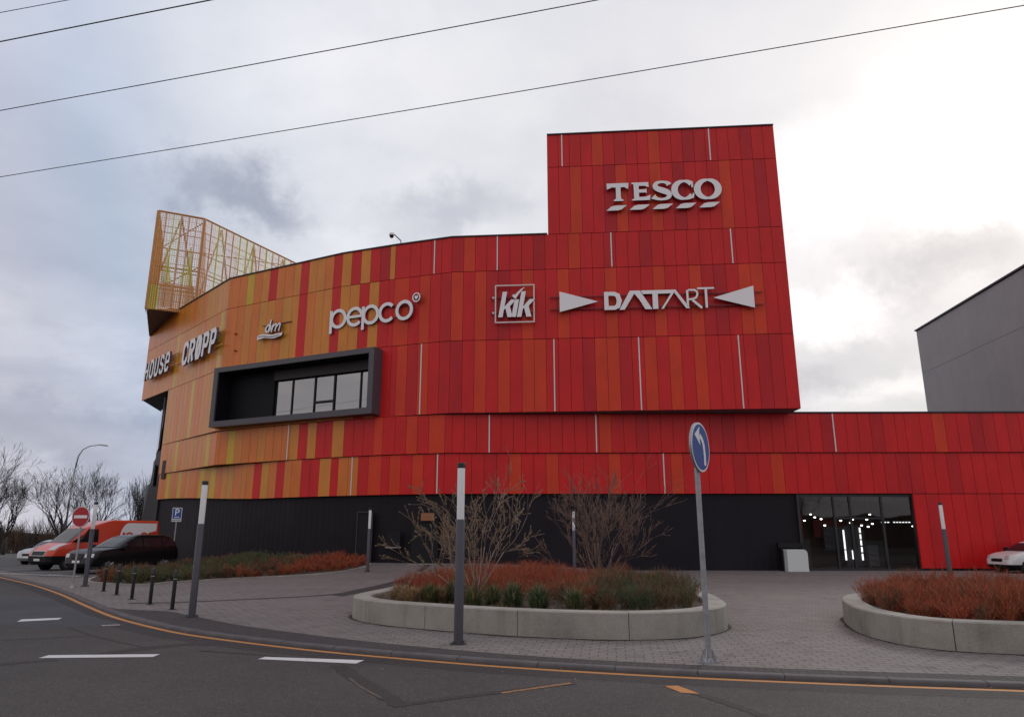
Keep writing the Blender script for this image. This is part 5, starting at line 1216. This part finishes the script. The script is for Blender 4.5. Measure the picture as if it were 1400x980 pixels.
# small cars
car = [(.22, -1.95, 1.95, .80, .25), (.38, -2.05, 2.06, .86, .3), (.60, -2.06, 2.05, .88, .32), (.78, -2.05, 1.95, .88, .34), (.90, -2.03, 1.60, .86, .34), (.96, -2.0, 1.10, .85, .32), (1.20, -1.78, .72, .76, .28), (1.38, -1.45, .35, .68, .24), (1.46, -1.05, .0, .58, .2), (1.48, -.7, -.3, .45, .15)]
wins_ = [[(.95, .99), (-.1, .99), (-.1, 1.34), (.42, 1.32)], [(-.18, .99), (-1.05, .99), (-1.0, 1.36), (-.18, 1.36)], [(-1.13, 1.0), (-1.7, 1.04), (-1.35, 1.32), (-1.1, 1.34)]]
vehicle('parked_car', 'small silver hatchback with headlights on at the far left', 'car', (-29.0, 47.0, 0), atan2(-sin(R(80)), -cos(R(80))), car, CARS, (1.25, -1.25), .31, wins_, (.98, 1.34, .88), lower=.30, lights=(.62, .78, .94, .55), grille=(.5, .64, .4), plate=(.38, .47, .26), mirror=(.75, .98, .14))
vehicle('parked_car', 'white hatchback just visible at the right edge behind the planter', 'car', (24.75, 35.0, 0), R(184), car, CARW, (1.25, -1.25), .31, wins_, (.98, 1.34, .88), lower=.45, lights=(.62, .78, .94, .55), grille=(.5, .64, .4), plate=(.38, .47, .26), mirror=(.75, .98, .14))

# unseen wooded ridge added behind the viewer to darken reflections in the glazing
m = MB(); pts = [(x, -62, 5.6+2.0*noise.noise(Vector((x*.11, 5, 0)))+1.2*noise.noise(Vector((x*.6, 9, 0)))) for x in range(-140, 141, 2)]
k = len(pts); m.add([(x, y, -.2) for x, y, z in pts]+[(x, y, z) for x, y, z in pts]+[(x, y-14, -.2) for x, y, z in pts], [(i, k+i, k+i+1, i+1) for i in range(k-1)]+[(k+i, 2*k+i, 2*k+i+1, k+i+1) for i in range(k-1)])
m.build('far_hills', MAT['far_wood'], kind='structure')

# small litter and dead leaves gathered along the kerb and over the paving
rng = random.Random(77); m = MB()
for _ in range(420):
    if rng.random() < .65:
        i = rng.randrange(len(YC)); x, y = YC[i]
        if not -12 < x < 8: continue
        o_l = rng.choice([rng.uniform(.02, .10), rng.uniform(.28, .7), rng.uniform(-.9, -.1)]); px_, py_ = offset(YC, o_l)[i]; px_ += rng.uniform(-.4, .4); py_ += -.4*0; z = (.014 if o_l > .26 else ZR+.012)
        if o_l < .11: py_ = offset(YC, o_l)[i][1]; px_ = offset(YC, o_l)[i][0]
    else:
        px_, py_ = rng.uniform(-9, 12), rng.uniform(11, 24); z = .012
        if inside((px_, py_), oa) or inside((px_, py_), ob_) or py_ < kerb_y(px_)+.3: continue
    a = rng.uniform(0, 2*pi); r = rng.uniform(.008, .026); b = a+rng.uniform(1.2, 1.9)
    m.add([(px_, py_, z), (px_+cos(a)*r, py_+sin(a)*r, z+.006), (px_+cos((a+b)/2)*r*1.5, py_+sin((a+b)/2)*r*1.5, z+.003), (px_+cos(b)*r, py_+sin(b)*r, z+.008)], [(0, 1, 2, 3)], rng.randrange(3))
m.build('fallen_leaves', [GR_T, GR_P, TW_B], label='scattered dead leaves and litter along the kerb and on the paving', category='leaves', kind='stuff')

# moss and dirt line where the planters and posts meet the paving
DIRT = mat('moss_dirt', (.035, .032, .022), .95, noise_amt=.5, nscale=9)
for oo in (oa, ob_):
    rng = random.Random(5); k = len(oo); outer = []
    for i in range(k):
        q = offset(oo, -(.03+.09*max(0, noise.noise(Vector((oo[i][0]*1.6, oo[i][1]*1.6, 7)))+.25)), True)[i]; outer.append(q)
    m = MB(); m.add([(x, y, .0055) for x, y in oo]+[(x, y, .0055) for x, y in outer], [(i, k+i, k+(i+1) % k, (i+1) % k) for i in range(k)]); m.build('planter_foot_dirt', DIRT, kind='structure')
